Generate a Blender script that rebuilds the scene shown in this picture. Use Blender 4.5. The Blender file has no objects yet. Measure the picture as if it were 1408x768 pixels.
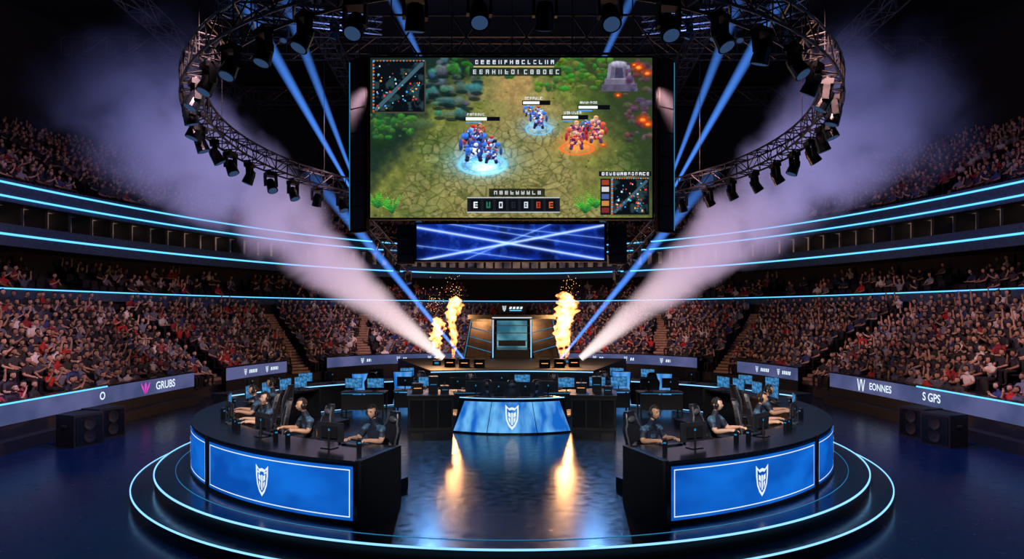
import bpy, bmesh, math, random
import numpy as np
from math import sin, cos, pi, radians, sqrt, atan2
from mathutils import Vector, Matrix, Euler
random.seed(7); rng=np.random.RandomState(11)
scene=bpy.context.scene
scene.view_settings.view_transform='Standard'
scene.view_settings.look='None'

# ------------------------------------------------------------------ materials
def mat(name,col,rough=.5,metal=0.,emit=None,es=1.,var=.25,scale=6.,bump=0.,coat=0.):
    m=bpy.data.materials.new(name); m.use_nodes=True
    nt=m.node_tree; b=nt.nodes['Principled BSDF']
    tc=nt.nodes.new('ShaderNodeTexCoord'); nz=nt.nodes.new('ShaderNodeTexNoise')
    nz.inputs['Scale'].default_value=scale; nz.inputs['Detail'].default_value=3
    nt.links.new(tc.outputs['Object'],nz.inputs['Vector'])
    cr=nt.nodes.new('ShaderNodeValToRGB')
    c=np.array(col[:3]); lo=c*(1-var); hi=np.minimum(c*(1+var),1)
    cr.color_ramp.elements[0].color=(*lo,1); cr.color_ramp.elements[1].color=(*hi,1)
    cr.color_ramp.elements[0].position=.3; cr.color_ramp.elements[1].position=.7
    nt.links.new(nz.outputs['Fac'],cr.inputs['Fac'])
    nt.links.new(cr.outputs['Color'],b.inputs['Base Color'])
    b.inputs['Roughness'].default_value=rough; b.inputs['Metallic'].default_value=metal
    if coat: b.inputs['Coat Weight'].default_value=coat
    if emit is not None:
        b.inputs['Emission Color'].default_value=(*emit,1); b.inputs['Emission Strength'].default_value=es
    if bump:
        bp=nt.nodes.new('ShaderNodeBump'); bp.inputs['Strength'].default_value=bump
        nt.links.new(nz.outputs['Fac'],bp.inputs['Height']); nt.links.new(bp.outputs['Normal'],b.inputs['Normal'])
    return m
def emat(name,col,es=1.,lo=None,scale=2.,stretch=(1,1,1)):
    m=bpy.data.materials.new(name); m.use_nodes=True; nt=m.node_tree
    for n in list(nt.nodes): nt.nodes.remove(n)
    out=nt.nodes.new('ShaderNodeOutputMaterial'); e=nt.nodes.new('ShaderNodeEmission')
    e.inputs['Strength'].default_value=es; e.inputs['Color'].default_value=(*col,1)
    if lo is not None:
        tc=nt.nodes.new('ShaderNodeTexCoord'); mp=nt.nodes.new('ShaderNodeMapping'); mp.inputs['Scale'].default_value=stretch
        nz=nt.nodes.new('ShaderNodeTexNoise'); nz.inputs['Scale'].default_value=scale; nz.inputs['Detail'].default_value=2
        cr=nt.nodes.new('ShaderNodeValToRGB'); cr.color_ramp.elements[0].color=(*lo,1); cr.color_ramp.elements[1].color=(*col,1)
        cr.color_ramp.elements[0].position=.35; cr.color_ramp.elements[1].position=.65
        nt.links.new(tc.outputs['Object'],mp.inputs['Vector']); nt.links.new(mp.outputs['Vector'],nz.inputs['Vector'])
        nt.links.new(nz.outputs['Fac'],cr.inputs['Fac']); nt.links.new(cr.outputs['Color'],e.inputs['Color'])
    nt.links.new(e.outputs[0],out.inputs['Surface'])
    return m

M_black=mat('matte_black',(.009,.010,.014),.55)
M_vblack=mat('frame_black',(.003,.003,.005),.85)
M_blackg=mat('gloss_black',(.006,.008,.013),.25)
M_metal=mat('truss_metal',(.13,.125,.13),.40,.75)
M_conc=mat('dark_concrete',(.024,.023,.034),.8,bump=.1)
M_wall=mat('arena_wall',(.012,.014,.024),.85,scale=.6)
M_ceil=mat('ceiling_dark',(.012,.014,.022),.9,scale=.4)
M_fasc=mat('fascia_panel',(.05,.09,.18),.4)  # lighter bluish base imitates the glow of the LED lines
M_stair=mat('stair_tread',(.38,.25,.18),.7)
M_seat=mat('seat_plastic',(.015,.015,.03),.5)
M_led=emat('led_cyan',(.10,.50,.95),1.8)
M_led2=emat('led_stage',(.24,.58,1.0),1.5)
M_leddim=emat('led_cyan_dim',(.03,.25,.5),.8)
M_blue=emat('blue_led_panel',(.006,.155,.70),1.,lo=(.003,.075,.42),scale=.8,stretch=(1,1,2))
M_blue2=emat('blue_led_panel_light',(.16,.52,.95),.95,lo=(.01,.14,.60),scale=1.5,stretch=(2,2,.4))
M_white=emat('white_led',(.75,.88,1.0),1.05)
M_lens=emat('fixture_lens',(.10,.22,.5),.25)
M_warmwin=emat('suite_window_warm',(.22,.14,.11),.8,lo=(.012,.014,.035),scale=.9)
M_barr=emat('barrier_led_board',(.12,.13,.30),.85,lo=(.06,.08,.20),scale=.6)
M_teal=emat('teal_panel',(.16,.45,.55),.75,lo=(.03,.15,.24),scale=1.)
M_magenta=emat('magenta_sign',(.75,.05,.55),1.1)
M_moncol=emat('monitor_picture',(.08,.35,.75),.9,lo=(.02,.10,.22),scale=9)
M_orange=emat('orange_practical',(1.,.38,.10),1.2)

# ------------------------------------------------------------------ mesh builder
class MB:
    def __init__(s): s.v=[]; s.f=[]; s.m=[]; s.mats=[]
    def mi(s,m):
        if m not in s.mats: s.mats.append(m)
        return s.mats.index(m)
    def add(s,vs,fs,m,M=None):
        o=len(s.v); i=s.mi(m)
        if M is not None: vs=[M@Vector(v) for v in vs]
        s.v+= [tuple(v) for v in vs]
        for f in fs: s.f.append([o+k for k in f]); s.m.append(i)
    def box(s,c,d,m,M=None,ch=0.,top=1.):
        x,y,z=d[0]/2,d[1]/2,d[2]/2
        vs=[]
        for sz in (-1,1):
            k=top if sz>0 else 1.
            for sx,sy in ((-1,-1),(1,-1),(1,1),(-1,1)): vs.append((c[0]+sx*x*k,c[1]+sy*y*k,c[2]+sz*z))
        s.add(vs,[(0,3,2,1),(4,5,6,7),(0,1,5,4),(1,2,6,5),(2,3,7,6),(3,0,4,7)],m,M)
    def tube(s,a,b,r,m,n=6,r2=None,M=None,cap=True):
        a=Vector(a); b=Vector(b); d=b-a
        if d.length<1e-6: return
        if r2 is None: r2=r
        q=d.to_track_quat('Z','Y'); vs=[]
        for p,rr in ((a,r),(b,r2)):
            for k in range(n):
                t=2*pi*k/n; vs.append(p+q@Vector((rr*cos(t),rr*sin(t),0)))
        fs=[(k,(k+1)%n,n+(k+1)%n,n+k) for k in range(n)]
        if cap: fs+=[tuple(range(n-1,-1,-1)),tuple(range(n,2*n))]
        s.add(vs,fs,m,M)
    def lathe(s,prof,m,n=16,M=None):
        vs=[];fs=[]
        for r,z in prof:
            for k in range(n): t=2*pi*k/n; vs.append((r*cos(t),r*sin(t),z))
        for i in range(len(prof)-1):
            for k in range(n): fs.append((i*n+k,i*n+(k+1)%n,(i+1)*n+(k+1)%n,(i+1)*n+k))
        fs.append(tuple(range(n-1,-1,-1))); fs.append(tuple(range((len(prof)-1)*n,len(prof)*n)))
        s.add(vs,fs,m,M)
    def ell(s,c,r,m,n=12,k=8,M=None):
        vs=[(c[0],c[1],c[2]+r[2])];fs=[]
        for i in range(1,k):
            p=pi*i/k
            for j in range(n): t=2*pi*j/n; vs.append((c[0]+r[0]*sin(p)*cos(t),c[1]+r[1]*sin(p)*sin(t),c[2]+r[2]*cos(p)))
        vs.append((c[0],c[1],c[2]-r[2])); L=len(vs)-1
        for j in range(n): fs.append((0,1+j,1+(j+1)%n)); fs.append((L,L-n+(j+1)%n,L-n+j))
        for i in range(k-2):
            for j in range(n):
                a=1+i*n; fs.append((a+j,a+n+j,a+n+(j+1)%n,a+(j+1)%n))
        s.add(vs,fs,m,M)
    def grid(s,rows,m,close=False):
        n=len(rows[0]); vs=[p for r in rows for p in r]; fs=[]
        for i in range(len(rows)-1):
            for j in range(n-1): fs.append((i*n+j,i*n+j+1,(i+1)*n+j+1,(i+1)*n+j))
            if close: fs.append((i*n+n-1,i*n,(i+1)*n,(i+1)*n+n-1))
        s.add(vs,fs,m)
    def loop(s,rows,m):   # closed cross-section swept: rows = list of sections
        n=len(rows[0]); vs=[p for r in rows for p in r]; fs=[]
        for i in range(len(rows)-1):
            for j in range(n): fs.append((i*n+j,i*n+(j+1)%n,(i+1)*n+(j+1)%n,(i+1)*n+j))
        fs.append(tuple(range(n-1,-1,-1))); L=(len(rows)-1)*n; fs.append(tuple(range(L,L+n)))
        s.add(vs,fs,m)
    def mesh(s,name,recalc=True,smooth=False):
        me=bpy.data.meshes.new(name); me.from_pydata(s.v,[],s.f)
        for m in s.mats: me.materials.append(m)
        me.polygons.foreach_set('material_index',s.m)
        if recalc:
            bm=bmesh.new(); bm.from_mesh(me); bmesh.ops.recalc_face_normals(bm,faces=bm.faces); bm.to_mesh(me); bm.free()
        if smooth:
            me.polygons.foreach_set('use_smooth',[True]*len(me.polygons))
        me.update(); return me
    def obj(s,name,loc=(0,0,0),rz=0,bevel=0,recalc=True,smooth=False,me=None):
        me=me or s.mesh(name,recalc,smooth)
        return place(name,me,loc,rz,bevel)
def place(name,me,loc=(0,0,0),rz=0,bevel=0,rot=None):
    ob=bpy.data.objects.new(name,me); scene.collection.objects.link(ob)
    ob.location=loc; ob.rotation_euler=rot if rot else (0,0,rz)
    if bevel:
        b=ob.modifiers.new('bevel','BEVEL'); b.width=bevel; b.segments=2; b.limit_method='ANGLE'; b.angle_limit=radians(50)
    return ob

CY=19.5  # stage centre
def arc(r,th,s=1): return (s*r*sin(th), CY-r*cos(th))
def arcslab(mb,r0,r1,z0,z1,t0,t1,n,m,s=1,cx=0,cy=CY,back=False,r0b=None,r1b=None):
    rows=[]
    for i in range(n+1):
        t=t0+(t1-t0)*i/n
        k=1 if back else -1
        def P(r,z): return (cx+s*r*sin(t), cy+k*r*cos(t), z)
        f=i/n
        rows.append([P(r0,z0),P(r1b or r1,z0),P(r1,z1),P(r0b or r0,z1)])
    mb.loop(rows,m)

# ------------------------------------------------------------------ floor & stage
def floor_mat(name,c1,c2,rough0,rough1,brick=False,spec=.5):
    m=bpy.data.materials.new(name); m.use_nodes=True; nt=m.node_tree; b=nt.nodes['Principled BSDF']
    tc=nt.nodes.new('ShaderNodeTexCoord'); nz=nt.nodes.new('ShaderNodeTexNoise'); nz.inputs['Scale'].default_value=.5; nz.inputs['Detail'].default_value=6
    nt.links.new(tc.outputs['Object'],nz.inputs['Vector'])
    cr=nt.nodes.new('ShaderNodeValToRGB'); cr.color_ramp.elements[0].color=(*c1,1); cr.color_ramp.elements[1].color=(*c2,1)
    cr.color_ramp.elements[0].position=.35; cr.color_ramp.elements[1].position=.7
    nt.links.new(nz.outputs['Fac'],cr.inputs['Fac']); nt.links.new(cr.outputs[0],b.inputs['Base Color'])
    n2=nt.nodes.new('ShaderNodeTexNoise'); n2.inputs['Scale'].default_value=5.; n2.inputs['Detail'].default_value=8
    nt.links.new(tc.outputs['Object'],n2.inputs['Vector'])
    mr=nt.nodes.new('ShaderNodeMapRange'); mr.inputs['From Min'].default_value=.3; mr.inputs['From Max'].default_value=.7
    mr.inputs['To Min'].default_value=rough0; mr.inputs['To Max'].default_value=rough1
    nt.links.new(n2.outputs['Fac'],mr.inputs['Value']); nt.links.new(mr.outputs[0],b.inputs['Roughness'])
    b.inputs['Specular IOR Level'].default_value=spec
    if brick:
        br=nt.nodes.new('ShaderNodeTexBrick'); br.inputs['Scale'].default_value=1.0
        br.inputs['Mortar Size'].default_value=.006; br.inputs['Brick Width'].default_value=1.2; br.inputs['Row Height'].default_value=.6
        br.inputs['Color1'].default_value=(1,1,1,1); br.inputs['Color2'].default_value=(.95,.95,.95,1); br.inputs['Mortar'].default_value=(0,0,0,1)
        nt.links.new(tc.outputs['Object'],br.inputs['Vector'])
        bp=nt.nodes.new('ShaderNodeBump'); bp.inputs['Strength'].default_value=.10; bp.inputs['Distance'].default_value=.012
        mx=nt.nodes.new('ShaderNodeMath'); mx.operation='MULTIPLY_ADD'; mx.inputs[1].default_value=.3
        nt.links.new(n2.outputs['Fac'],mx.inputs[0]); nt.links.new(br.outputs['Color'],mx.inputs[2])
        nt.links.new(mx.outputs[0],bp.inputs['Height']); nt.links.new(bp.outputs[0],b.inputs['Normal'])
    return m
M_floor=floor_mat('arena_floor_gloss',(.004,.014,.05),(.006,.019,.065),.22,.28,spec=.45)
M_stage=floor_mat('stage_floor_gloss',(.003,.008,.024),(.006,.014,.038),.15,.27,brick=True,spec=.6)

mb=MB(); mb.add([(-45,-30,-.5),(45,-30,-.5),(45,82,-.5),(-45,82,-.5)],[(0,1,2,3)],M_floor); mb.obj('floor')

def disc(mb,r,z0,z1,m,mside,n=160):
    vs=[(r*cos(2*pi*k/n),CY+r*sin(2*pi*k/n),z1) for k in range(n)]
    mb.add(vs,[tuple(range(n))],m)
    vb=[(r*cos(2*pi*k/n),CY+r*sin(2*pi*k/n),z0) for k in range(n)]
    mb.add(vs+vb,[(k,(k+1)%n,n+(k+1)%n,n+k) for k in range(n)],mside)
def ringtube(mb,r,z,w,m,n=200,cx=0,cy=CY):
    rows=[]
    for k in range(n+1):
        t=2*pi*k/n
        rows.append([(cx+(r+dx)*cos(t),cy+(r+dx)*sin(t),z+dz) for dx,dz in ((-w,-w),(w,-w),(w,w),(-w,w))])
    mb.loop(rows,m)
mb=MB()
disc(mb,9.52,-.5,-.25,M_stage,M_blackg)
disc(mb,9.05,-.25,0,M_stage,M_blackg)
ringtube(mb,9.52,-.25,.013,M_led2); ringtube(mb,9.06,0.0,.014,M_led2)
ringtube(mb,8.62,0.003,.005,M_leddim)
mb.obj('round_stage',recalc=False)

# ------------------------------------------------------------------ player desks
def emblem(mapf,mb,cx,cy,h,m,kind=0):
    S=h/2
    polys=[]
    outer=[(-.62,1),(-.30,.72),(0,.80),(.30,.72),(.62,1),(.60,.35),(.50,-.25),(.28,-.70),(0,-1)]
    outer=outer+[(-.28,-.70),(-.50,-.25),(-.60,.35)]
    inner=[(x*.76,(y-.02)*.76) for x,y in outer]
    n=len(outer)
    for k in range(n):
        polys.append([outer[k],outer[(k+1)%n],inner[(k+1)%n],inner[k]])
    polys+= [[(-.34,.42),(-.12,.30),(-.12,-.05),(-.34,.1)],[(.34,.42),(.12,.30),(.12,-.05),(.34,.1)],
             [(-.07,.36),(.07,.36),(.07,-.60),(-.07,-.60)],[(-.30,0),(-.14,-.12),(-.14,-.5),(-.28,-.25)],[(.30,0),(.14,-.12),(.14,-.5),(.28,-.25)]]
    if kind==0: polys+=[[(-.45,.62),(-.2,.52),(-.2,.42),(-.42,.48)],[(.45,.62),(.2,.52),(.2,.42),(.42,.48)]]
    for p in polys:
        mb.add([mapf(cx+x*S,cy+y*S) for x,y in p],[tuple(range(len(p)))],m)
def border(mapf,mb,x0,x1,y0,y1,w,m,n=14):
    for (a,b) in ((y0,y0+w),(y1-w,y1)):
        mb.grid([[mapf(x0+(x1-x0)*k/n,a) for k in range(n+1)],[mapf(x0+(x1-x0)*k/n,b) for k in range(n+1)]],m)
    for (a,b) in ((x0,x0+w),(x1-w,x1)):
        mb.grid([[mapf(a,y0),mapf(b,y0)],[mapf(a,y1),mapf(b,y1)]],m)

RD=8.3; TOPZ=1.1
def rin(th):
    t=min(max((math.degrees(th)-19)/40,0),1); return 6.85+.5*t
def build_desk(s):
    mb=MB(); n=48; t0,t1=radians(18.5),radians(118)
    def sec(pts):
        rows=[]
        for i in range(n+1):
            t=t0+(t1-t0)*i/n
            rows.append([(*arc(r(t) if callable(r) else r,t,s),z) for r,z in pts])
        return rows
    mb.loop(sec([(rin,1.045),(RD,1.045),(RD,TOPZ),(rin,TOPZ)]),M_blackg)
    mb.loop(sec([(7.75,0),(RD-.04,0),(RD-.04,1.045),(7.75,1.045)]),M_black)
    mb.loop(sec([(RD-.06,0.0),(RD+.02,0.0),(RD+.02,.06),(RD-.06,.06)]),M_blackg)
    for ta,tb in ((t0-radians(.5),t0+radians(.3)),(t1,t1+radians(.6))):
        rows=[]
        for t in (ta,tb):
            ri=rin(ta)-.02
            rows.append([(*arc(ri,t,s),0),(*arc(RD,t,s),0),(*arc(RD,t,s),TOPZ+.01),(*arc(ri,t,s),TOPZ+.01)])
        mb.loop(rows,M_black)
    segs=[(19.0,48.4),(49.6,79),(80.2,108)]
    for a,b in segs:
        a,b=radians(a),radians(b); L=(b-a)*RD
        mf=lambda x,z,off=.012,a=a: (*arc(RD+off,a+x/RD,s),z)
        k=16
        mb.grid([[mf(L*i/k,.075,.0) for i in range(k+1)],[mf(L*i/k,1.0,.0) for i in range(k+1)]],M_blue)
        border(lambda x,z: mf(x,z,.008),mb,.07,L-.07,.13,.95,.018,M_white)
        emblem(lambda x,z: mf(x,z,.012),mb,L/2,.54,.58,M_white,0 if s<0 else 1)
        rows=[]
        for t in (a-radians(.6),a): rows.append([(*arc(RD-.02,t,s),0),(*arc(RD+.03,t,s),0),(*arc(RD+.03,t,s),TOPZ),(*arc(RD-.02,t,s),TOPZ)])
        mb.loop(rows,M_blackg)
    mb.obj('curved_player_desk',recalc=True)
    mb=MB(); rows=[]
    for i in range(33):
        t=radians(22)+radians(93)*i/32
        rows.append([(*arc(5.75,t,s),.005),(*arc(7.7,t,s),.005),(*arc(7.7,t,s),.24),(*arc(5.75,t,s),.24)])
    mb.loop(rows,M_blackg); mb.obj('player_riser')
for s in (-1,1): build_desk(s)

# ------------------------------------------------------------------ figures
def skin_mesh(verts,edges,radii,roots,sub,tags):
    me=bpy.data.meshes.new('tmp'); me.from_pydata(verts,edges,[])
    ob=bpy.data.objects.new('tmp',me); scene.collection.objects.link(ob)
    md=ob.modifiers.new('s','SKIN'); md.use_smooth_shade=True; md.branch_smoothing=.6
    sk=me.skin_vertices[0].data
    for i,r in enumerate(radii):
        sk[i].radius=r if isinstance(r,tuple) else (r,r); sk[i].use_root=(i in roots)
    ss=ob.modifiers.new('ss','SUBSURF'); ss.levels=sub; ss.render_levels=sub
    dg=bpy.context.evaluated_depsgraph_get(); dg.update()
    out=bpy.data.meshes.new_from_object(ob.evaluated_get(dg))
    bpy.data.objects.remove(ob)
    V=[tuple(v.co) for v in out.vertices]; F=[tuple(p.vertices) for p in out.polygons]
    A=np.array([verts[a] for a,b in edges]); B=np.array([verts[b] for a,b in edges])
    C=np.array([np.mean([V[i] for i in f],axis=0) for f in F])
    D=B-A; LL=(D**2).sum(1)+1e-9
    t=np.clip(((C[:,None,:]-A[None])*D[None]).sum(2)/LL,0,1)
    dist=np.linalg.norm(C[:,None,:]-(A[None]+t[...,None]*D[None]),axis=2)
    rr=np.array([ max(radii[a]) for a,b in edges])
    k=(dist/rr[None]).argmin(1)
    bpy.data.meshes.remove(out)
    return V,F,[tags[i] for i in k]

def make_head(mb,c,R,m_skin,m_hair,m_dark,m_lip,m_white_eye,hair=1,detail=1,headset=None):
    T=Matrix.Translation(c)@R.to_4x4()
    nu,nv=(36,28) if detail else (14,10)
    def shape(x,y,z,e=1.):
        px,py,pz=x*.077*e,y*.096*e,z*.118*e
        if z<0:
            k=1-.38*(-z)**1.6; px*=k
            if y<0: py*=1-.35*(-z)
        if y>0:
            py+=.026*math.exp(-(x/.15)**2-((z+.20)/.17)**2)
            py-=.012*math.exp(-((abs(x)-.38)/.17)**2-((z-.04)/.12)**2)
            py+=.010*math.exp(-(x/.3)**2-((z+.82)/.16)**2)
            py+=.006*math.exp(-(x/.28)**2-((z+.52)/.08)**2)
        return (px,py,pz)
    rows=[]
    for i in range(nv+1):
        p=pi*i/nv
        rows.append([shape(sin(p)*cos(2*pi*j/nu),sin(p)*sin(2*pi*j/nu),cos(p)) for j in range(nu)])
    vs=[T@Vector(p) for r in rows for p in r]
    fs=[];
    for i in range(nv):
        for j in range(nu): fs.append((i*nu+j,(i+1)*nu+j,(i+1)*nu+(j+1)%nu,i*nu+(j+1)%nu))
    mb.add(vs,fs,m_skin)
    hv=[];hf=[]
    e=1.10
    for i in range(nv+1):
        p=pi*i/nv
        for j in range(nu):
            x,y,z=sin(p)*cos(2*pi*j/nu),sin(p)*sin(2*pi*j/nu),cos(p)
            g=e+.025*sin(9*x+5*z)*sin(7*y)
            hv.append(T@Vector(shape(x,y,z,g))+T.to_3x3()@Vector((0,-.004,.004)))
    for i in range(nv):
        for j in range(nu):
            p=pi*(i+.5)/nv; x,y,z=sin(p)*cos(2*pi*(j+.5)/nu),sin(p)*sin(2*pi*(j+.5)/nu),cos(p)
            low=-.35 if hair==1 else -1.1
            if z>.52+.15*abs(x) or (y<.12-.15*(z<0) and z>low and not(abs(x)>.8 and z<.1 and hair==1)):
                hf.append((i*nu+j,(i+1)*nu+j,(i+1)*nu+(j+1)%nu,i*nu+(j+1)%nu))
    mb.add(hv,hf,m_hair)
    for sx in (-1,1):
        mb.ell((sx*.078,-.005,-.012),(.012,.022,.032),m_skin,8,6,T)
        mb.ell((sx*.030,.083,.008),(.013,.010,.008),m_white_eye,8,6,T)
        mb.ell((sx*.030,.0915,.008),(.006,.004,.006),m_dark,6,4,T)
        mb.box((sx*.030,.092,.027),(.032,.008,.006),m_hair,T)
    mb.ell((0,.094,-.062),(.024,.008,.007),m_lip,8,6,T)
    if headset:
        n=18; prev=None
        for k in range(n+1):
            a=pi*k/n; p=(.100*cos(a),-.005,.135*sin(a)-.005)
            if prev: mb.tube(prev,p,.0135,headset,6,M=T)
            prev=p
        for sx in (-1,1):
            mb.tube((sx*.072,-.005,-.012),(sx*.112,-.005,-.012),.045,headset,14,M=T,r2=.038)
        mb.tube((-.1,.01,-.03),(-.06,.10,-.075),.005,headset,5,M=T)

def make_person(pose,mats,sub=2,fingers=True,detail=1,headset=None,hair=1,headrot=(0,0,0),accent=None):
    """seated figure facing +Y, origin at the seat surface"""
    shirt,sleeve,skin,pants,shoe,hairm,dark,lip,eye=mats
    v=[];e=[];r=[];tag=[];roots=[0]
    def V(p,rad): v.append(tuple(p)); r.append(rad); return len(v)-1
    def E(a,b,t): e.append((a,b)); tag.append(t)
    lean=pose.get('lean',0)
    def L(p):
        x,y,z=p; return (x,y+lean*(z-.1),z)
    pel=V((0,0,.11),(.175,.14)); sp=V(L((0,.0,.27)),(.165,.125)); ch=V(L((0,.01,.42)),(.20,.135))
    nb=V(L((0,.0,.545)),(.10,.080)); nk=V(L((0,.015,.60)),.060); hb=V(L((0,.03,.70)),.056)
    E(pel,sp,shirt);E(sp,ch,shirt);E(ch,nb,shirt);E(nb,nk,skin);E(nk,hb,skin)
    for k,sx in enumerate((-1,1)):
        arm=pose['arms'][k]
        sh=Vector(L((sx*.185,0,.51))); el=Vector(arm[0]); wr=Vector(arm[1]); hd=Vector(arm[2]).normalized()
        a=V(sh,.084); E(ch,a,shirt)
        mid=sh.lerp(el,.62); b=V(mid,.070); E(a,b,sleeve)
        c=V(el,.052); E(b,c,skin); m2=V(el.lerp(wr,.4),.050); E(c,m2,skin)
        d=V(wr,(.034,.028)); E(m2,d,skin)
        pm=wr+hd*.055; f=V(pm,(.046,.022)); E(d,f,skin); p2=wr+hd*.085; g=V(p2,(.044,.019)); E(f,g,skin)
        up=Vector(arm[3]).normalized() if len(arm)>3 else Vector((0,0,1))
        side=hd.cross(up).normalized(); dn=-up
        if fingers:
            for q,(off,ln) in enumerate(((-.030,.062),(-.010,.074),(.010,.070),(.030,.054))):
                p0=wr+hd*.07+side*off; roots.append(V(p0,.0115)); i0=len(v)-1
                p1=wr+hd*.10+side*off*1.1; i1=V(p1,.0110); E(i0,i1,skin)
                p2_=p1+hd*ln*.5+dn*.010; i2=V(p2_,.0100); E(i1,i2,skin)
                p3=p2_+hd*ln*.35+dn*.022; i3=V(p3,.0085); E(i2,i3,skin)
            tside=side*(-1 if (side.x*sx>0) else 1)
            q0=wr+hd*.03+tside*.018; roots.append(V(q0,.014)); i0=len(v)-1
            i1=V(q0+hd*.03+tside*.026,.013); E(i0,i1,skin)
            i2=V(q0+hd*.06+tside*.034+dn*.008,.010); E(i1,i2,skin)
        kn=pose.get('knee',.44)
        h=V((sx*.10,.06,.10),(.105,.10)); E(pel,h,pants)
        th=V((sx*.13,.26,.11),.088); E(h,th,pants)
        kk=V((sx*.15,kn,.10),.066); E(th,kk,pants)
        ca=V((sx*.15,kn+.01,-.10),.058); E(kk,ca,pants)
        an=V((sx*.15,kn-.02,-.345),.042); E(ca,an,pants)
        hl=V((sx*.15,kn+.03,-.395),.042); E(an,hl,shoe)
        to=V((sx*.155,kn+.15,-.41),(.040,.026)); E(hl,to,shoe)
    r=[(x if isinstance(x,tuple) else (x,x)) for x in r]
    VV,FF,TT=skin_mesh(v,e,r,roots,sub,tag)
    if accent:
        T2=[]
        for f,t in zip(FF,TT):
            if t is shirt:
                c=np.mean([VV[i] for i in f],axis=0)
                if c[2]>.475 and abs(c[0])>.085: t=accent
                elif c[1]>0 and .34<c[2]<.37: t=accent
            T2.append(t)
        TT=T2
    mb=MB(); mb.v=[tuple(p) for p in VV]; mb.f=[list(f) for f in FF]; mb.m=[mb.mi(t) for t in TT]
    c=Vector(L((0,.045,.778)))
    make_head(mb,c,Euler(headrot).to_matrix(),skin,hairm,dark,lip,eye,hair,detail,headset)
    return mb

def rnd_mat(name,cols,rough=.7):
    m=bpy.data.materials.new(name); m.use_nodes=True; nt=m.node_tree; b=nt.nodes['Principled BSDF']
    oi=nt.nodes.new('ShaderNodeObjectInfo'); cr=nt.nodes.new('ShaderNodeValToRGB'); cr.color_ramp.interpolation='CONSTANT'
    el=cr.color_ramp.elements
    while len(el)<len(cols): el.new(.5)
    for i,c in enumerate(cols): el[i].position=i/len(cols); el[i].color=(*c,1)
    wn=nt.nodes.new('ShaderNodeTexWhiteNoise'); wn.noise_dimensions='1D'
    mu=nt.nodes.new('ShaderNodeMath'); mu.operation='MULTIPLY'; mu.inputs[1].default_value=float(len(name)*13.7)
    nt.links.new(oi.outputs['Random'],mu.inputs[0]); nt.links.new(mu.outputs[0],wn.inputs['W'])
    nt.links.new(wn.outputs['Value'],cr.inputs['Fac']); nt.links.new(cr.outputs[0],b.inputs['Base Color'])
    b.inputs['Roughness'].default_value=rough; return m
M_cshirt=rnd_mat('crowd_shirt',[(.03,.03,.05),(.30,.31,.42),(.02,.03,.09),(.50,.03,.03),(.03,.03,.04),(.09,.11,.18),(.02,.02,.04),(.03,.03,.05),(.80,.80,.86),(.05,.05,.09),(.03,.06,.24),(.04,.03,.05),(.30,.03,.05),(.16,.18,.28),(.02,.02,.02),(.02,.04,.08),(.02,.02,.03),(.04,.04,.06)])
M_cskin=rnd_mat('crowd_skin',[(.66,.42,.34),(.48,.30,.22),(.70,.48,.39),(.34,.20,.14),(.58,.38,.29)],.55)
M_chair=rnd_mat('crowd_hair_',[(.01,.008,.007),(.02,.013,.010),(.015,.012,.010),(.05,.03,.018)])
M_pant=mat('trousers',(.015,.016,.024),.8); M_shoe=mat('shoes',(.03,.03,.03),.6)
M_eyew=mat('eye_white',(.6,.6,.58),.3); M_lip=mat('lips',(.35,.13,.11),.5); M_dk=mat('pupil',(.01,.01,.01),.3)
HZ=(0,0,1)
cposes=[
 dict(arms=[((-.26,.10,.30),(-.12,.30,.22),(.3,1,-.2)),((.26,.10,.30),(.12,.30,.22),(-.3,1,-.2))]),
 dict(arms=[((-.24,.20,.34),(-.05,.34,.46),(.5,.3,.8),(0,-1,0)),((.24,.20,.34),(.05,.34,.46),(-.5,.3,.8),(0,-1,0))],lean=.12),
 dict(arms=[((-.36,.05,.62),(-.33,.10,.88),(0,0,1),(0,-1,0)),((.36,.05,.62),(.33,.10,.88),(0,0,1),(0,-1,0))]),
 dict(arms=[((-.27,.06,.30),(-.14,.28,.20),(.2,1,-.1)),((.27,.14,.36),(.14,.20,.60),(-.2,.1,1),(0,-1,0))],lean=.05),
 dict(arms=[((-.26,.22,.24),(-.10,.42,.24),(.4,1,0)),((.26,.22,.24),(.10,.42,.24),(-.4,1,0))],lean=.35),
]
crowd_col=bpy.data.collections.new('audience_members')
k=0
for pi_,p in enumerate(cposes):
    for hr in (1,2):
        if pi_==2 and hr==2: continue
        b=make_person(p,(M_cshirt,M_cshirt,M_cskin,M_pant,M_shoe,M_chair,M_dk,M_lip,M_eyew),sub=1,fingers=True,detail=0,hair=hr,headrot=(0,0,random.uniform(-.4,.4)))
        me=b.mesh('spectator_%d'%k,recalc=False,smooth=True)
        ob=bpy.data.objects.new('spectator_%02d'%k,me); crowd_col.objects.link(ob); k+=1
NK=k
seat_col=bpy.data.collections.new('arena_seat_source')
mb=MB(); mb.box((0,.02,-.03),(.46,.42,.06),M_seat); mb.box((0,-.20,.22),(.46,.05,.44),M_seat,top=.9); mb.box((0,-.05,-.24),(.1,.1,.42),M_black)
ob=bpy.data.objects.new('arena_seat_unit',mb.mesh('arena_seat_unit')); seat_col.objects.link(ob)

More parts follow.
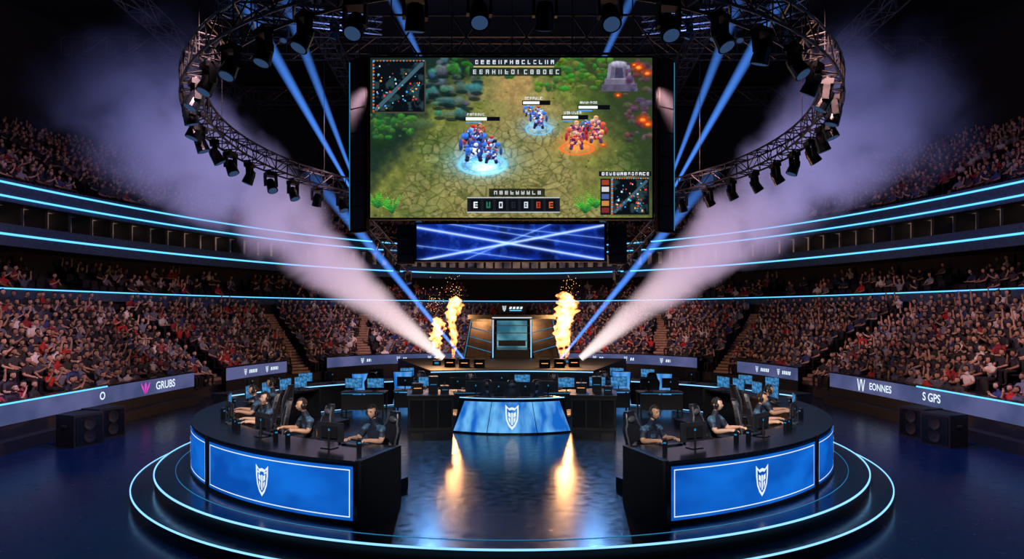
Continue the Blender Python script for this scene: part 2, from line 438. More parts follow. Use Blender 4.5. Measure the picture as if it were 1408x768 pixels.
def instancer(name,pts,rots,scl,kinds,col):
    me=bpy.data.meshes.new(name); me.from_pydata(pts,[],[])
    a=me.attributes.new('rotv','FLOAT_VECTOR','POINT'); a.data.foreach_set('vector',np.array(rots,dtype=np.float32).ravel())
    a=me.attributes.new('scl','FLOAT','POINT'); a.data.foreach_set('value',np.array(scl,dtype=np.float32))
    a=me.attributes.new('kind','INT','POINT'); a.data.foreach_set('value',np.array(kinds,dtype=np.int32))
    ob=bpy.data.objects.new(name,me); scene.collection.objects.link(ob)
    ng=bpy.data.node_groups.new(name+'_nodes','GeometryNodeTree')
    ng.interface.new_socket('Geometry',in_out='INPUT',socket_type='NodeSocketGeometry')
    ng.interface.new_socket('Geometry',in_out='OUTPUT',socket_type='NodeSocketGeometry')
    N=ng.nodes; gi=N.new('NodeGroupInput'); go=N.new('NodeGroupOutput'); ip=N.new('GeometryNodeInstanceOnPoints')
    ci=N.new('GeometryNodeCollectionInfo'); ci.inputs['Collection'].default_value=col
    ci.inputs['Separate Children'].default_value=True; ci.inputs['Reset Children'].default_value=True
    def na(nm,ty):
        x=N.new('GeometryNodeInputNamedAttribute'); x.data_type=ty; x.inputs['Name'].default_value=nm
        return [o for o in x.outputs if o.enabled and o.name=='Attribute'][0] if any(o.name=='Attribute' and o.enabled for o in x.outputs) else x.outputs[0]
    e2=N.new('FunctionNodeEulerToRotation')
    ng.links.new(gi.outputs[0],ip.inputs['Points']); ng.links.new(ci.outputs[0],ip.inputs['Instance'])
    ip.inputs['Pick Instance'].default_value=True
    ng.links.new(na('kind','INT'),ip.inputs['Instance Index'])
    ng.links.new(na('rotv','FLOAT_VECTOR'),e2.inputs[0]); ng.links.new(e2.outputs[0],ip.inputs['Rotation'])
    ng.links.new(na('scl','FLOAT'),ip.inputs['Scale'])
    ng.links.new(ip.outputs[0],go.inputs[0])
    md=ob.modifiers.new('instances','NODES'); md.node_group=ng
    return ob

# ------------------------------------------------------------------ bowl
TH=radians(114)
def bowl(A,B,n,th):
    s,c=sin(th),cos(th)
    return (A*math.copysign(abs(s)**(2/n),s), CY+B*math.copysign(abs(c)**(2/n),c))
def low(t): return (15.95+t*7.75,28.9+t*12.8,2.85-.85*t)
def up(k): return (24+k,42+k,2.0)
def loft(name,prof,m,n=150,th=TH,mbx=None):
    mb_=mbx or MB()
    ths=[-th+2*th*i/n for i in range(n+1)]
    rows=[[(*bowl(A,B,nn,t),z) for t in ths] for (A,B,nn),z in prof]
    for i in range(len(rows)-1): mb_.grid([rows[i],rows[i+1]],m if not isinstance(m,list) else m[i])
    if not mbx: return mb_.obj(name,recalc=False)
NR=11; RZ=.33
prof=[(low(0),-.5)]
for i in range(NR):
    z=RZ*i
    prof+=[(low(i/NR),z),(low((i+1)/NR),z)]
prof+=[(up(0),3.6)]
loft('lower_seating_bowl',prof,M_conc)
AISLES=[0,30,47,66,86,104]
aisle_r=[radians(a)*s for a in AISLES for s in (-1,1)]
ppl=[];prot=[];pscl=[];pk=[];seats=[];srot=[]
def fill(A,B,n,z,spacing,fillp,skipc=0,aw=.75):
    ths=np.linspace(-TH+.02,TH-.02,1500); P=np.array([bowl(A,B,n,t) for t in ths])
    d=np.linalg.norm(np.diff(P,axis=0),axis=1); cum=np.concatenate([[0],np.cumsum(d)])
    m=int(cum[-1]/spacing); off=random.random()*.3
    AP=[Vector(bowl(A,B,n,t)) for t in aisle_r]
    for i in range(m):
        sv=i*spacing+off; t=np.interp(sv,cum,ths); x,y=bowl(A,B,n,t)
        if abs(t)<skipc: continue
        if min((Vector((x,y))-a).length for a in AP)<aw: continue
        x2,y2=bowl(A,B,n,t+.003); tx,ty=x2-x,y2-y; l=sqrt(tx*tx+ty*ty)
        nx,ny=ty/l,-tx/l
        if nx*(0-x)+ny*(22-y)<0: nx,ny=-nx,-ny
        if abs(x)/max(y,.1)>1.15: continue
        r=atan2(-nx,ny)
        seats.append((x,y,z+.45)); srot.append((0,0,r))
        if random.random()<fillp:
            ppl.append((x+random.uniform(-.03,.03),y+random.uniform(-.03,.03),z+.45)); prot.append((0,0,r+random.uniform(-.3,.3)))
            pscl.append(random.uniform(.95,1.12)); pk.append(random.choice([0,1,2,3,0,1,5,6,7,8,4 if random.random()<.5 else 0]) % NK)
for i in range(NR):
    A,B,n=low((i+.45)/NR); fill(A,B,n,RZ*i,.53,.97,skipc=radians(3.5) if i<NR-1 else 0)
mp=[(up(.25),3.6),(up(.25),4.3)]
for i in range(4): mp+=[(up(1.2+i*1.0),4.3+.35*i),(up(1.2+(i+1)*1.0),4.3+.35*i)]
mp+=[(up(5.2),7.0),(up(.3),6.95)]
loft('mezzanine_seating',mp,M_conc)
for i in range(4):
    A,B,n=up(1.7+i); fill(A,B,n,4.3+.35*i,.56,.40,skipc=radians(9))
UR=15
upf=[(up(.5),9.6)]
for i in range(UR):
    z=9.5+.42*i; upf+=[(up(.9+i*.92),z),(up(.9+(i+1)*.92),z)]
upf+=[(up(15.0),16.0)]
loft('upper_seating_bowl',upf,M_conc)
for i in range(UR):
    A,B,n=up(1.35+i*.92); fill(A,B,n,9.5+.42*i,.54,.90)
instancer('audience_crowd',ppl,prot,pscl,pk,crowd_col)
instancer('arena_seats',seats,srot,[1.]*len(seats),[0]*len(seats),seat_col)

def band(mbx,k,z0,z1,m,d=.25,th=TH):
    loft('',[(up(k+d),z0),(up(k),z0),(up(k),z1),(up(k+d),z1)],m,mbx=mbx,n=170,th=th)
mb=MB(); band(mb,0,4.3,4.85,M_fasc); band(mb,-.03,4.76,4.82,M_led,.03); mb.obj('balcony_rail_lower',recalc=False)
mb=MB(); band(mb,0,6.75,7.75,M_fasc,.4); band(mb,-.03,7.22,7.32,M_led,.03); mb.obj('balcony_fascia_middle',recalc=False)
mb=MB(); loft('',[(up(.2),8.72),(up(0),8.75),(up(-.05),9.78),(up(.5),9.78)],M_fasc,mbx=mb); band(mb,-.08,8.94,9.03,M_led,.03); band(mb,-.08,9.56,9.65,M_led,.03)
mb.obj('balcony_fascia_upper',recalc=False)
mb=MB(); loft('',[(up(.3),7.6),(up(2.0),7.6),(up(2.0),8.9),(up(.1),8.80)],[M_black,M_warmwin,M_black],mbx=mb)
for i in range(-60,61):
    t=radians(i*1.9); a=bowl(*up(.5),t); b=bowl(*up(2.0),t)
    d=Vector((b[0]-a[0],b[1]-a[1])).normalized(); nrm=Vector((-d.y,d.x))*.07
    mb.add([(a[0]-nrm.x,a[1]-nrm.y,7.6),(a[0]+nrm.x,a[1]+nrm.y,7.6),(b[0]+nrm.x,b[1]+nrm.y,7.6),(b[0]-nrm.x,b[1]-nrm.y,7.6),
            (a[0]-nrm.x,a[1]-nrm.y,8.84),(a[0]+nrm.x,a[1]+nrm.y,8.84),(b[0]+nrm.x,b[1]+nrm.y,8.84),(b[0]-nrm.x,b[1]-nrm.y,8.84)],
           [(0,1,2,3),(4,5,6,7),(0,1,5,4),(1,2,6,5),(2,3,7,6),(3,0,4,7)],M_black)
mb.obj('hospitality_suites',recalc=False)
mb=MB()
for t in aisle_r:
    if abs(t)<.01: continue
    for i in range(NR):
        for h in (0,1):
            A,B,n=low((i+.5*h)/NR+.02); x,y=bowl(A,B,n,t); A2,B2,n2=low((i+.5*h+.5)/NR); x1,y1=bowl(A2,B2,n2,t)
            d=Vector((x1-x,y1-y,0)); L=d.length; ang=atan2(d.y,d.x)
            Mx=Matrix.Translation(((x+x1)/2,(y+y1)/2,RZ*i+.08+.165*h))@Matrix.Rotation(ang,4,'Z')
            mb.box((0,0,0),(L*.92,1.15,.14),M_stair,Mx)
    for i in range(UR):
        A,B,n=up(.95+i*.92); x,y=bowl(A,B,n,t); A2,B2,n2=up(.9+(i+1)*.92); x1,y1=bowl(A2,B2,n2,t)
        d=Vector((x1-x,y1-y,0)); ang=atan2(d.y,d.x)
        mb.box((0,0,0),(d.length*.5,1.1,.2),M_stair,Matrix.Translation(((x+x1)/2,(y+y1)/2,9.5+.42*i+.11))@Matrix.Rotation(ang,4,'Z'))
mb.obj('aisle_stairs')
loft('wall_arena',[(up(15.4),-.5),(up(15.4),26)],M_wall,th=pi,n=180)
mb=MB(); mb.add([(-45,-45,25),(45,-45,25),(45,82,25),(-45,82,25)],[(0,3,2,1)],M_ceil); mb.obj('ceiling')

# ------------------------------------------------------------------ barriers
def bar_pt(th,z,off=0): return (*bowl(15.2+off,28.2+off,2.9,th),z)
def text_mesh(txt,size,m,Mx,mb):
    cu=bpy.data.curves.new('t','FONT'); cu.body=txt; cu.size=size; cu.align_x='CENTER'; cu.align_y='CENTER'; cu.offset=.008
    ob=bpy.data.objects.new('t',cu); scene.collection.objects.link(ob)
    dg=bpy.context.evaluated_depsgraph_get(); dg.update(); me=bpy.data.meshes.new_from_object(ob.evaluated_get(dg))
    mb.add([tuple(v.co) for v in me.vertices],[tuple(p.vertices) for p in me.polygons],m,Mx)
    bpy.data.objects.remove(ob); bpy.data.meshes.remove(me)
def wall_frame(th,z,off=-.06):
    p=Vector(bar_pt(th,z,off)); q=Vector(bar_pt(th+.01,z,off))
    t=(q-p).normalized(); out=Vector((p.x,p.y-22,0)).normalized()
    f=Vector((t.y,-t.x,0)); 
    if f.dot(out)<0: f=-f
    right=f.cross(Vector((0,0,1)))
    Mx=Matrix(((right.x,0,-f.x,p.x),(right.y,0,-f.y,p.y),(0,1,0,p.z),(0,0,0,1)))
    return Mx
signs={-1:[(77.4,'GRUBS',.46,M_white),(84.4,'O',.4,M_white),(91,'PLAY',.5,M_white)],
        1:[(80.2,'EONNES',.40,M_white),(85.2,'S GPS',.42,M_white)]}
for s in (-1,1):
    for gi_,(a,b) in enumerate(((73,113),(53,67),(6,42))):
        mb=MB(); n=int((b-a)*1.2)
        def rowsec(pts):
            return [[bar_pt(s*radians(a+(b-a)*i/n),z,o) for o,z in pts] for i in range(n+1)]
        mb.loop(rowsec([(-.02,-.5),(.30,-.5),(.30,.92),(-.02,.92)]),M_black)
        mb.loop(rowsec([(-.05,.28),(-.021,.28),(-.021,.90),(-.05,.90)]),M_barr)
        mb.loop(rowsec([(-.07,.91),(.32,.91),(.32,.955),(-.07,.955)]),M_blackg)
        if gi_==0:
            n0=n; mb.loop([[bar_pt(s*radians(84+(b-84)*i/20),z,o) for o,z in [(-.09,.90),(-.07,.90),(-.07,.95),(-.09,.95)]] for i in range(21)],M_led)
            mb.loop(rowsec([(-.45,-.5),(-.05,-.5),(-.05,-.12),(-.45,-.12)]),M_black)
        for (th,tx,sz,mm) in signs[s]:
            if a<th<b: text_mesh(tx,sz,mm,wall_frame(s*radians(th),.59,-.065),mb)
        if gi_>0:
            for th in ((58,63) if gi_==1 else (14,22,32)):
                F=wall_frame(s*radians(th),.59,-.065)
                emblem(lambda x,z: F@Vector((x,z,0)),mb,0,0,.36,M_white,1)
                for q in range(5): 
                    x0=.32+q*.15; mb.add([(x0,-.09,0),(x0+.10,-.09,0),(x0+.13,.09,0),(x0+.03,.09,0)],[(0,1,2,3)],M_white,F)
        if gi_==0:
            if s<0:
                F=wall_frame(-radians(80.0),.59,-.065)
                for sg in (-1,1):
                    mb.add([(sg*.05,-.24,0),(sg*.26,.05,0),(sg*.32,.25,0),(sg*.19,.10,0),(sg*.11,.0,0)],[(0,1,2,3,4)],M_magenta,F)
                mb.add([(0,-.26,.001),(.08,.1,.001),(0,.26,.001),(-.08,.1,.001)],[(0,1,2,3)],M_magenta,F)
            else:
                F=wall_frame(radians(77.8),.59,-.065)
                for x0 in (-.28,0):
                    mb.add([(x0-.02,.25,0),(x0+.06,.25,0),(x0+.16,-.25,0),(x0+.10,-.25,0)],[(0,1,2,3)],M_white,F)
                    mb.add([(x0+.10,-.25,0),(x0+.16,-.25,0),(x0+.28,.25,0),(x0+.22,.25,0)],[(0,1,2,3)],M_white,F)
        mb.obj('led_advertising_barrier',recalc=False)
def speaker_box(loc,rz,w=1.0,d=.8,h=1.0):
    mb=MB(); mb.box((0,0,h/2),(w,d,h),M_black)
    mb.box((0,-d/2-.008,h/2),(w*.88,.02,h*.86),M_blackg)
    for z in (h*.3,h*.7): mb.lathe([(.17,0),(.20,.01),(.20,.02),(.15,.012),(.05,-.01)],M_black,18,Matrix.Translation((0,-d/2-.02,z))@Matrix.Rotation(pi/2,4,'X'))
    for sx in (-1,1): mb.box((sx*(w/2+.01),0,h*.65),(.03,.2,.08),M_metal)
    mb.obj('subwoofer_speaker',loc,rz,bevel=.012)
for (x,y,r) in ((-13.6,21.5,1.2),(-13.7,22.9,1.25),(13.6,21.5,-1.2),(13.7,22.9,-1.25)): speaker_box((x,y,-.5),r)

# ------------------------------------------------------------------ screens (painted vertex grids)
def vnoise(X,Y,sc,seed):
    r=np.random.RandomState(seed); G=r.rand(64,64)
    x=X/sc; y=Y/sc; xi=np.floor(x).astype(int); yi=np.floor(y).astype(int); fx=x-xi; fy=y-yi
    fx=fx*fx*(3-2*fx); fy=fy*fy*(3-2*fy)
    g=lambda a,b:G[a%64,b%64]
    return (g(xi,yi)*(1-fx)+g(xi+1,yi)*fx)*(1-fy)+(g(xi,yi+1)*(1-fx)+g(xi+1,yi+1)*fx)*fy
def fbm(X,Y,sc,seed): return sum(vnoise(X,Y,sc/2**k,seed+k)*.5**(k+1) for k in range(4))/.9375
def lin(c): c=np.array(c)/255.; return np.where(c<.04045,c/12.92,((c+.055)/1.055)**2.4)
def lerp3(a,b,t): return a*(1-t[...,None])+np.array(b)*t[...,None]
def sm(x,a,b): t=np.clip((x-a)/(b-a),0,1); return t*t*(3-2*t)
W0,H0=387.,220.
gw,gh=620,352
X,Y=np.meshgrid((np.arange(gw)+.5)*W0/gw,(np.arange(gh)+.5)*H0/gh)  # Y down
img=np.zeros((gh,gw,3))+np.array([98,104,52.])
n1=fbm(X,Y,60,1); n2=fbm(X,Y,18,5); n3=fbm(X,Y,7,9); n4=fbm(X,Y,2.6,13)
img=lerp3(img,[70,90,38],sm(n1,.4,.7)); img=lerp3(img,[122,126,60],sm(n2,.5,.75)*.7)
pd=np.abs(X-(195+ (Y-110)*.12+20*np.sin(Y/40)))/(38+Y*.55)
path=1-sm(pd+(n2-.5)*.8,.45,1.1)
img=lerp3(img,[144,130,80],path*.8)
img=lerp3(img,[164,134,84],(1-sm(pd+(n2-.5),.1,.5))*sm(120-Y,0,80)*.8)
r=np.random.RandomState(3); pts=np.stack([r.rand(700)*W0,r.rand(700)*H0*.78+55],1)
d1=np.full(X.shape,1e9); d2=np.full(X.shape,1e9); idn=np.zeros(X.shape,int)
for q,p in enumerate(pts):
    d=np.hypot(X-p[0],(Y-p[1])*1.35); m=d<d1; d2=np.where(m,d1,np.minimum(d2,d)); idn=np.where(m,q,idn); d1=np.where(m,d,d1)
edge=1-sm(d2-d1,0,1.8)
cm=sm(n1+.25*path,.42,.62)*sm(Y,60,110)
shade=r.rand(700)[idn]
img=lerp3(img,[60,70,36],edge*cm*.6)
img=lerp3(img,[150,146,104],(sm(d2-d1,1,4))*cm*(.10+.34*shade))
img*= (0.76+.36*n3+.28*(n4-.2))[...,None]
for i in range(260):
    cx,cy=r.uniform(0,W0),r.uniform(40,H0); d=np.hypot((X-cx)/r.uniform(.8,2.4),(Y-cy)/r.uniform(.6,1.8)); img=lerp3(img,[[60,96,36],[150,150,90],[50,60,30]][r.randint(3)],(1-sm(d,.5,1.2))*.7)
def blob(cx,cy,rx,ry,c,a=1.,soft=.35):
    global img
    x0=max(int((cx-rx*1.8)*gw/W0),0); x1=min(int((cx+rx*1.8)*gw/W0)+2,gw); y0=max(int((cy-ry*1.8)*gh/H0),0); y1=min(int((cy+ry*1.8)*gh/H0)+2,gh)
    if x1<=x0 or y1<=y0: return
    S=(slice(y0,y1),slice(x0,x1))
    d=np.hypot((X[S]-cx)/rx,(Y[S]-cy)/ry)+(n3[S]-.5)*.25
    lit=(1.25-.45*np.clip((Y[S]-cy)/ry+.3,-1,1))[...,None]
    t=((1-sm(d,1-soft,1+soft*.4))*a)[...,None]
    img[S]=img[S]*(1-t)+np.array(c)*lit*t*(.8+.4*n4[S])[...,None]
img=lerp3(img,[20,40,36],(1-sm(X+ (n2-.5)*60+Y*.9,120,185))*.95)
r=np.random.RandomState(8)
for i in range(46):
    cx,cy=r.uniform(70,150),r.uniform(2,78)
    if cx+cy*.8<190: blob(cx,cy,r.uniform(4,13),r.uniform(3,9),[r.uniform(34,84),r.uniform(64,104),r.uniform(72,100)],.9,.5); blob(cx+2,cy+7,9,3,[12,26,28],.7)
for i in range(70):
    a=r.uniform(0,1); cx,cy=r.uniform(110,215),r.uniform(-4,20+10*a); blob(cx,cy,r.uniform(2,7),r.uniform(2,6),[r.uniform(24,54),r.uniform(66,110),r.uniform(24,50)],.8)
blob(15,100,22,30,[30,58,34],.8); blob(60,92,32,9,[54,76,50],.7)
for i in range(50): blob(r.uniform(0,60),r.uniform(78,110),r.uniform(2,6),r.uniform(2,5),[r.uniform(30,60),r.uniform(70,110),40],.8)
img=lerp3(img,[38,54,34],sm(X-(Y*.55)+(n2-.5)*50,255,300)*.85)
for i in range(100):
    cx,cy=r.uniform(225,330),r.uniform(0,44); blob(cx,cy,r.uniform(2.5,8),r.uniform(2,6),[r.uniform(30,86),r.uniform(70,118),r.uniform(24,50)],.8)
for (x0,y0,x1,y1,c) in ((318,36,366,46,[84,76,100]),(322,28,362,37,[104,98,120]),(327,8,356,30,[128,124,146]),(331,12,352,28,[96,92,116]),(337,14,346,28,[60,56,84])):
    m=(X>x0+(Y-y0)*-.12)&(X<x1+(Y-y0)*.12)&(Y>y0)&(Y<y1); img[m]=np.array(c)*(.8+.4*n3[m])[...,None]
blob(341,9,14,5,[140,136,158],1)
for i in range(60):
    cx,cy=r.uniform(350,386),r.uniform(4,115); blob(cx,cy,r.uniform(2,8),r.uniform(2,6),[r.uniform(50,100),r.uniform(40,66),r.uniform(50,90)],.75)
for (cx,cy,rr) in ((368,14,9),(380,22,7),(340,52,5),(374,86,9),(381,92,7),(362,10,4),(320,120,4)):
    blob(cx,cy,rr*1.2,rr*.9,[200,50,14],.8,.9); blob(cx,cy,rr*.5,rr*.35,[235,150,50],.9,.8)
for (bx,by) in ((10,205),(30,212),(340-45,212),(310,205)):
    for k in range(16):
        a=r.uniform(-2.8,-.4); L=r.uniform(14,32)
        for q in range(9): blob(bx+cos(a)*L*q/9,by+sin(a)*L*q/9,2.6*(1-q/11),1.9*(1-q/11),[24+q*7,84+q*12,44],.95)
def glow(cx,cy,rx,ry,c,a):
    global img
    d=np.hypot((X-cx)/rx,(Y-cy)/ry); img=img+np.array(c)*(np.exp(-d**2*1.4)*a)[...,None]
def ringm(cx,cy,rx,ry,c,w=.14):
    global img
    d=np.abs(np.hypot((X-cx)/rx,(Y-cy)/ry)-1); img=lerp3(img,c,(1-sm(d,0,w)))
def champ(cx,cy,sz,pal,seed,n=70):
    r=np.random.RandomState(seed)
    for sx in (-1,1):
        for q in range(5): blob(cx+sx*sz*.28+sx*q*sz*.03,cy+sz*(.25+.14*q),sz*.15,sz*.13,pal[3],1,.3)
    for i in range(n):
        dy=r.uniform(-.95,.55); wx=.62*(1-abs(dy+.25)*.5)
        x=cx+r.uniform(-wx,wx)*sz; y=cy+dy*sz; c=pal[r.randint(len(pal))]
        blob(x,y,r.uniform(.07,.2)*sz,r.uniform(.06,.18)*sz,c,.95,.3)
    for sx in (-1,1): blob(cx+sx*sz*.55,cy-sz*.62,sz*.24,sz*.2,pal[1],1,.3); blob(cx+sx*sz*.78,cy-sz*.1,sz*.13,sz*.36,pal[0],1,.3)
    blob(cx,cy-sz*1.08,sz*.2,sz*.22,pal[2],1,.2); blob(cx,cy-sz*1.2,sz*.2,sz*.12,pal[4%len(pal)],1,.2)
B_=[[40,60,130],[50,100,200],[140,175,230],[30,30,60],[150,40,50],[90,90,130],[205,215,235],[20,24,50]]
R_=[[150,40,50],[185,80,60],[190,150,140],[70,44,84],[210,150,100],[60,30,60],[120,60,110]]
glow(152,142,46,24,[10,110,230],.9); ringm(154,147,32,14,[120,215,255]); ringm(154,147,24,10,[70,150,240],.1); glow(160,152,20,9,[120,180,255],1)
champ(142,122,23,B_,1,130); champ(166,130,17,B_,2,90); champ(150,100,9,R_,9,30)
glow(231,95,26,14,[10,90,200],.8); ringm(231,98,17,8,[110,200,255]); champ(231,85,14,B_,3,80); champ(217,74,8,B_,4,30)
glow(288,118,30,16,[200,50,10],.8); ringm(284,125,22,8,[255,110,50],.18); champ(283,110,18,R_,5,110); champ(310,102,17,R_,6,100); champ(296,94,8,B_,7,30)
def rect(x0,y0,x1,y1,c,a=1.):
    global img
    m=((X>=x0)&(X<=x1)&(Y>=y0)&(Y<=y1)); img[m]=img[m]*(1-a)+np.array(c)*a
def glyphs(x0,y0,n,w,h,c,seed,sp=1.35):
    r=np.random.RandomState(seed)
    for i in range(n):
        x=x0+i*w*sp
        rect(x,y0,x+w*.28,y0+h,c); 
        if r.rand()<.7: rect(x,y0,x+w,y0+h*.24,c)
        if r.rand()<.7: rect(x,y0+h*.76,x+w,y0+h,c)
        if r.rand()<.6: rect(x,y0+h*.4,x+w,y0+h*.6,c)
        if r.rand()<.6: rect(x+w*.72,y0,x+w,y0+h,c)
for (x,y,w) in ((131,82,46),(210,60,36),(264,80,34),(286,66,42)):
    rect(x-1.5,y-1,x+w+1,y+5,[10,12,18]); rect(x,y,x+w*.62,y+4,[235,245,255]); rect(x,y+6,x+w*.45,y+7.5,[70,150,240])
    glyphs(x+2,y-6,7,2.6,3.4,[215,220,230],int(x))
def minimap(x0,y0,x1,y1,seed):
    rect(x0,y0,x1,y1,[70,66,52]); rect(x0+1.5,y0+1.5,x1-1.5,y1-1.5,[8,14,20])
    r=np.random.RandomState(seed); w=x1-x0;h=y1-y0
    global img
    m=(X>x0+3)&(X<x1-3)&(Y>y0+3)&(Y<y1-3)
    nz=fbm(X,Y,9,seed); img[m&(nz>.5)]=[22,38,44]; img[m&(nz>.58)]=[36,58,62]
    dd=np.abs((X-x0)/w+(Y-y0)/h-1); img[m&(dd<.05)]=[60,90,104]
    for i in range(44):
        c=[[60,150,240],[220,60,50],[70,190,220],[240,170,80],[200,220,230]][r.randint(5)]; x=r.uniform(x0+5,x1-7);y=r.uniform(y0+5,y1-7); q=r.uniform(1.,2.8); rect(x,y,x+q,y+q,c)
    for i in range(16):
        t=i/15; rect(x0+1+t*(w-5),y0,x0+3+t*(w-5),y0+2,[190,90,50] if i%3 else [90,150,200]); rect(x0,y0+1+t*(h-5),x0+2.5,y0+3.5+t*(h-5),[190,90,50] if i%2 else [90,150,200])
minimap(3,3,76,76,2); minimap(331,165,384,217,6)
rect(314,156,386,163,[16,20,26]); glyphs(318,157.5,13,3.4,4.5,[220,225,230],41,1.5)
rect(316,166,330,216,[22,22,26]); 
for k in range(5): rect(318,168+k*9.6,328,175+k*9.6,[[150,60,40],[200,200,205],[70,90,150],[190,130,60],[120,40,40]][k])
m=(Y<12)&(X>132+Y*.9)&(X<262-Y*.9); img[m]=[30,36,44]; m=(Y>11)&(Y<13)&(X>142)&(X<252); img[m]=[190,170,110]
glyphs(144,3,14,4.2,5.6,[210,220,228],21,1.9)
rect(136,14,262,25,[24,30,34],.8); glyphs(141,16,14,4.6,6.5,[195,205,212],22,1.9)
rect(163,180,240,191,[20,24,22],.8); glyphs(170,183,9,4.4,5.4,[190,196,195],23,1.7)
rect(133,192,260,213,[24,28,34]); rect(133,192,260,193,[180,190,200]); rect(133,212,260,213,[180,190,200])
for k,c in enumerate([[225,230,235],[40,110,90],[210,215,225],[30,34,44],[190,200,215],[170,60,40],[200,90,50]]):
    x=138+k*17.2; rect(x,195,x+13.5,210,[12,14,20]); glyphs(x+4,198,1,5.5,9,c,60+k)
img=np.clip(img,0,255)
def screen_mat(name,es):
    m=bpy.data.materials.new(name); m.use_nodes=True; nt=m.node_tree
    for n in list(nt.nodes): nt.nodes.remove(n)
    o=nt.nodes.new('ShaderNodeOutputMaterial'); e=nt.nodes.new('ShaderNodeEmission'); a=nt.nodes.new('ShaderNodeAttribute'); a.attribute_name='pix'
    e.inputs['Strength'].default_value=es; nt.links.new(a.outputs['Color'],e.inputs['Color']); nt.links.new(e.outputs[0],o.inputs['Surface']); return m
def screen_obj(name,img,x0,x1,z0,z1,y,m):
    gh,gw=img.shape[:2]
    xs=np.linspace(x0,x1,gw+1); zs=np.linspace(z1,z0,gh+1)
    XX,ZZ=np.meshgrid(xs,zs); V=np.stack([XX.ravel(),np.full(XX.size,y),ZZ.ravel()],1)
    idx=np.arange(gw*gh); r_,c_=idx//gw,idx%gw; a=r_*(gw+1)+c_
    F=np.stack([a,a+gw+1,a+gw+2,a+1],1)
    me=bpy.data.meshes.new(name); me.from_pydata(V.tolist(),[],F.tolist())
    at=me.attributes.new('pix','FLOAT_COLOR','FACE')
    C=np.ones((gw*gh,4),dtype=np.float32); C[:,:3]=lin(img.reshape(-1,3)); at.data.foreach_set('color',C.ravel())
    me.materials.append(m); ob=bpy.data.objects.new(name,me); return ob
M_scr=screen_mat('game_screen_pixels',1.15)
def emp(name,loc=(0,0,0)):
    e=bpy.data.objects.new(name,None); scene.collection.objects.link(e); e.location=loc; return e
root=emp('main_led_video_wall')
s1=screen_obj('screen_picture',img,-5.8,5.74,7.56,14.1,27.95,M_scr); scene.collection.objects.link(s1); s1.parent=root
mb=MB()
mb.box((-.03,28.28,10.83),(11.65,.6,6.62),M_vblack)
for z in (7.52,14.14): mb.box((-.03,27.99,z),(11.68,.06,.07),M_vblack)
for x in (-5.84,5.78): mb.box((x,27.99,10.83),(.07,.06,6.65),M_vblack)
for x in (-5,-2.5,0,2.5,5):
    mb.tube((x,28.3,14.2),(x,28.3,24.9),.03,M_metal,5)
    mb.tube((x,28.3,14.2),(x+1.2,28.3,16),.04,M_metal,5); mb.tube((x,28.3,16),(x+1.2,28.3,14.2),.04,M_metal,5)
mb.tube((-6,28.3,16),(6.4,28.3,16),.05,M_metal,6); mb.tube((-6,28.3,14.4),(6.4,28.3,14.4),.05,M_metal,6)
o=mb.obj('cabinet_frame'); o.parent=root
for s in (-1,1):
    mb=MB(); Mx=Matrix.Translation((s*6.42,28.75,10.7))@Matrix.Rotation(s*radians(32),4,'Z')
    mb.box((0,0,0),(.95,.2,7.3),M_vblack,Mx); mb.box((s*.47,-.11,0),(.03,.02,7.1),M_leddim,Mx)
    for k in range(7): mb.box((0,-.11,-3.05+k*1.02),(.78,.03,.94),M_black,Mx)
    mb.tube((s*6.42,28.75,14.3),(s*6.42,28.75,24.9),.03,M_metal,5)
    mb.obj('screen_wing_panel')
gw2,gh2=340,66
X,Y=np.meshgrid((np.arange(gw2)+.5)*259/gw2,(np.arange(gh2)+.5)*50/gh2)
n1=fbm(X,Y,30,31); n3=fbm(X,Y,8,33); img2=np.zeros((gh2,gw2,3))+np.array([12,36,130.])
img2=lerp3(img2,[8,18,70],sm(n1,.4,.7)); img2=lerp3(img2,[40,90,200],sm(n3,.55,.8)*.5)
for (ax,ay,bx,by,w,a) in ((20,8,235,46,1.6,1),(235,6,30,46,1.6,1),(60,2,259,34,.9,.6),(0,30,140,48,.9,.5),(180,2,90,40,.9,.5),(120,4,259,20,.8,.5)):
    dx,dy=bx-ax,by-ay; L=sqrt(dx*dx+dy*dy); d=np.abs((X-ax)*dy-(Y-ay)*dx)/L
    img2=img2+np.array([40,90,170])*(np.exp(-(d/3.6)**2)*a)[...,None]*.6; img2=lerp3(img2,[205,225,255],np.exp(-(d/w)**2)*a)
img2=np.clip(img2,0,255)
root=emp('banner_led_screen'); s2=screen_obj('banner_picture',img2,-4.6,4.45,6.24,7.95,32.95,screen_mat('banner_pixels',1.)); scene.collection.objects.link(s2); s2.parent=root
mb=MB(); mb.box((-.07,33.25,7.1),(9.3,.5,1.9),M_vblack)
for x in (-4,0,4): mb.tube((x,33.3,8),(x,33.3,24.9),.03,M_metal,5)
for s in (-1,1):
    mb.box((s*5.15,33.3,7.0),(.85,.35,1.9),M_vblack)
    for k in range(4): mb.box((s*5.15,33.1,6.3+k*.46),(.7,.06,.36),M_vblack)
o=mb.obj('banner_frame'); o.parent=root

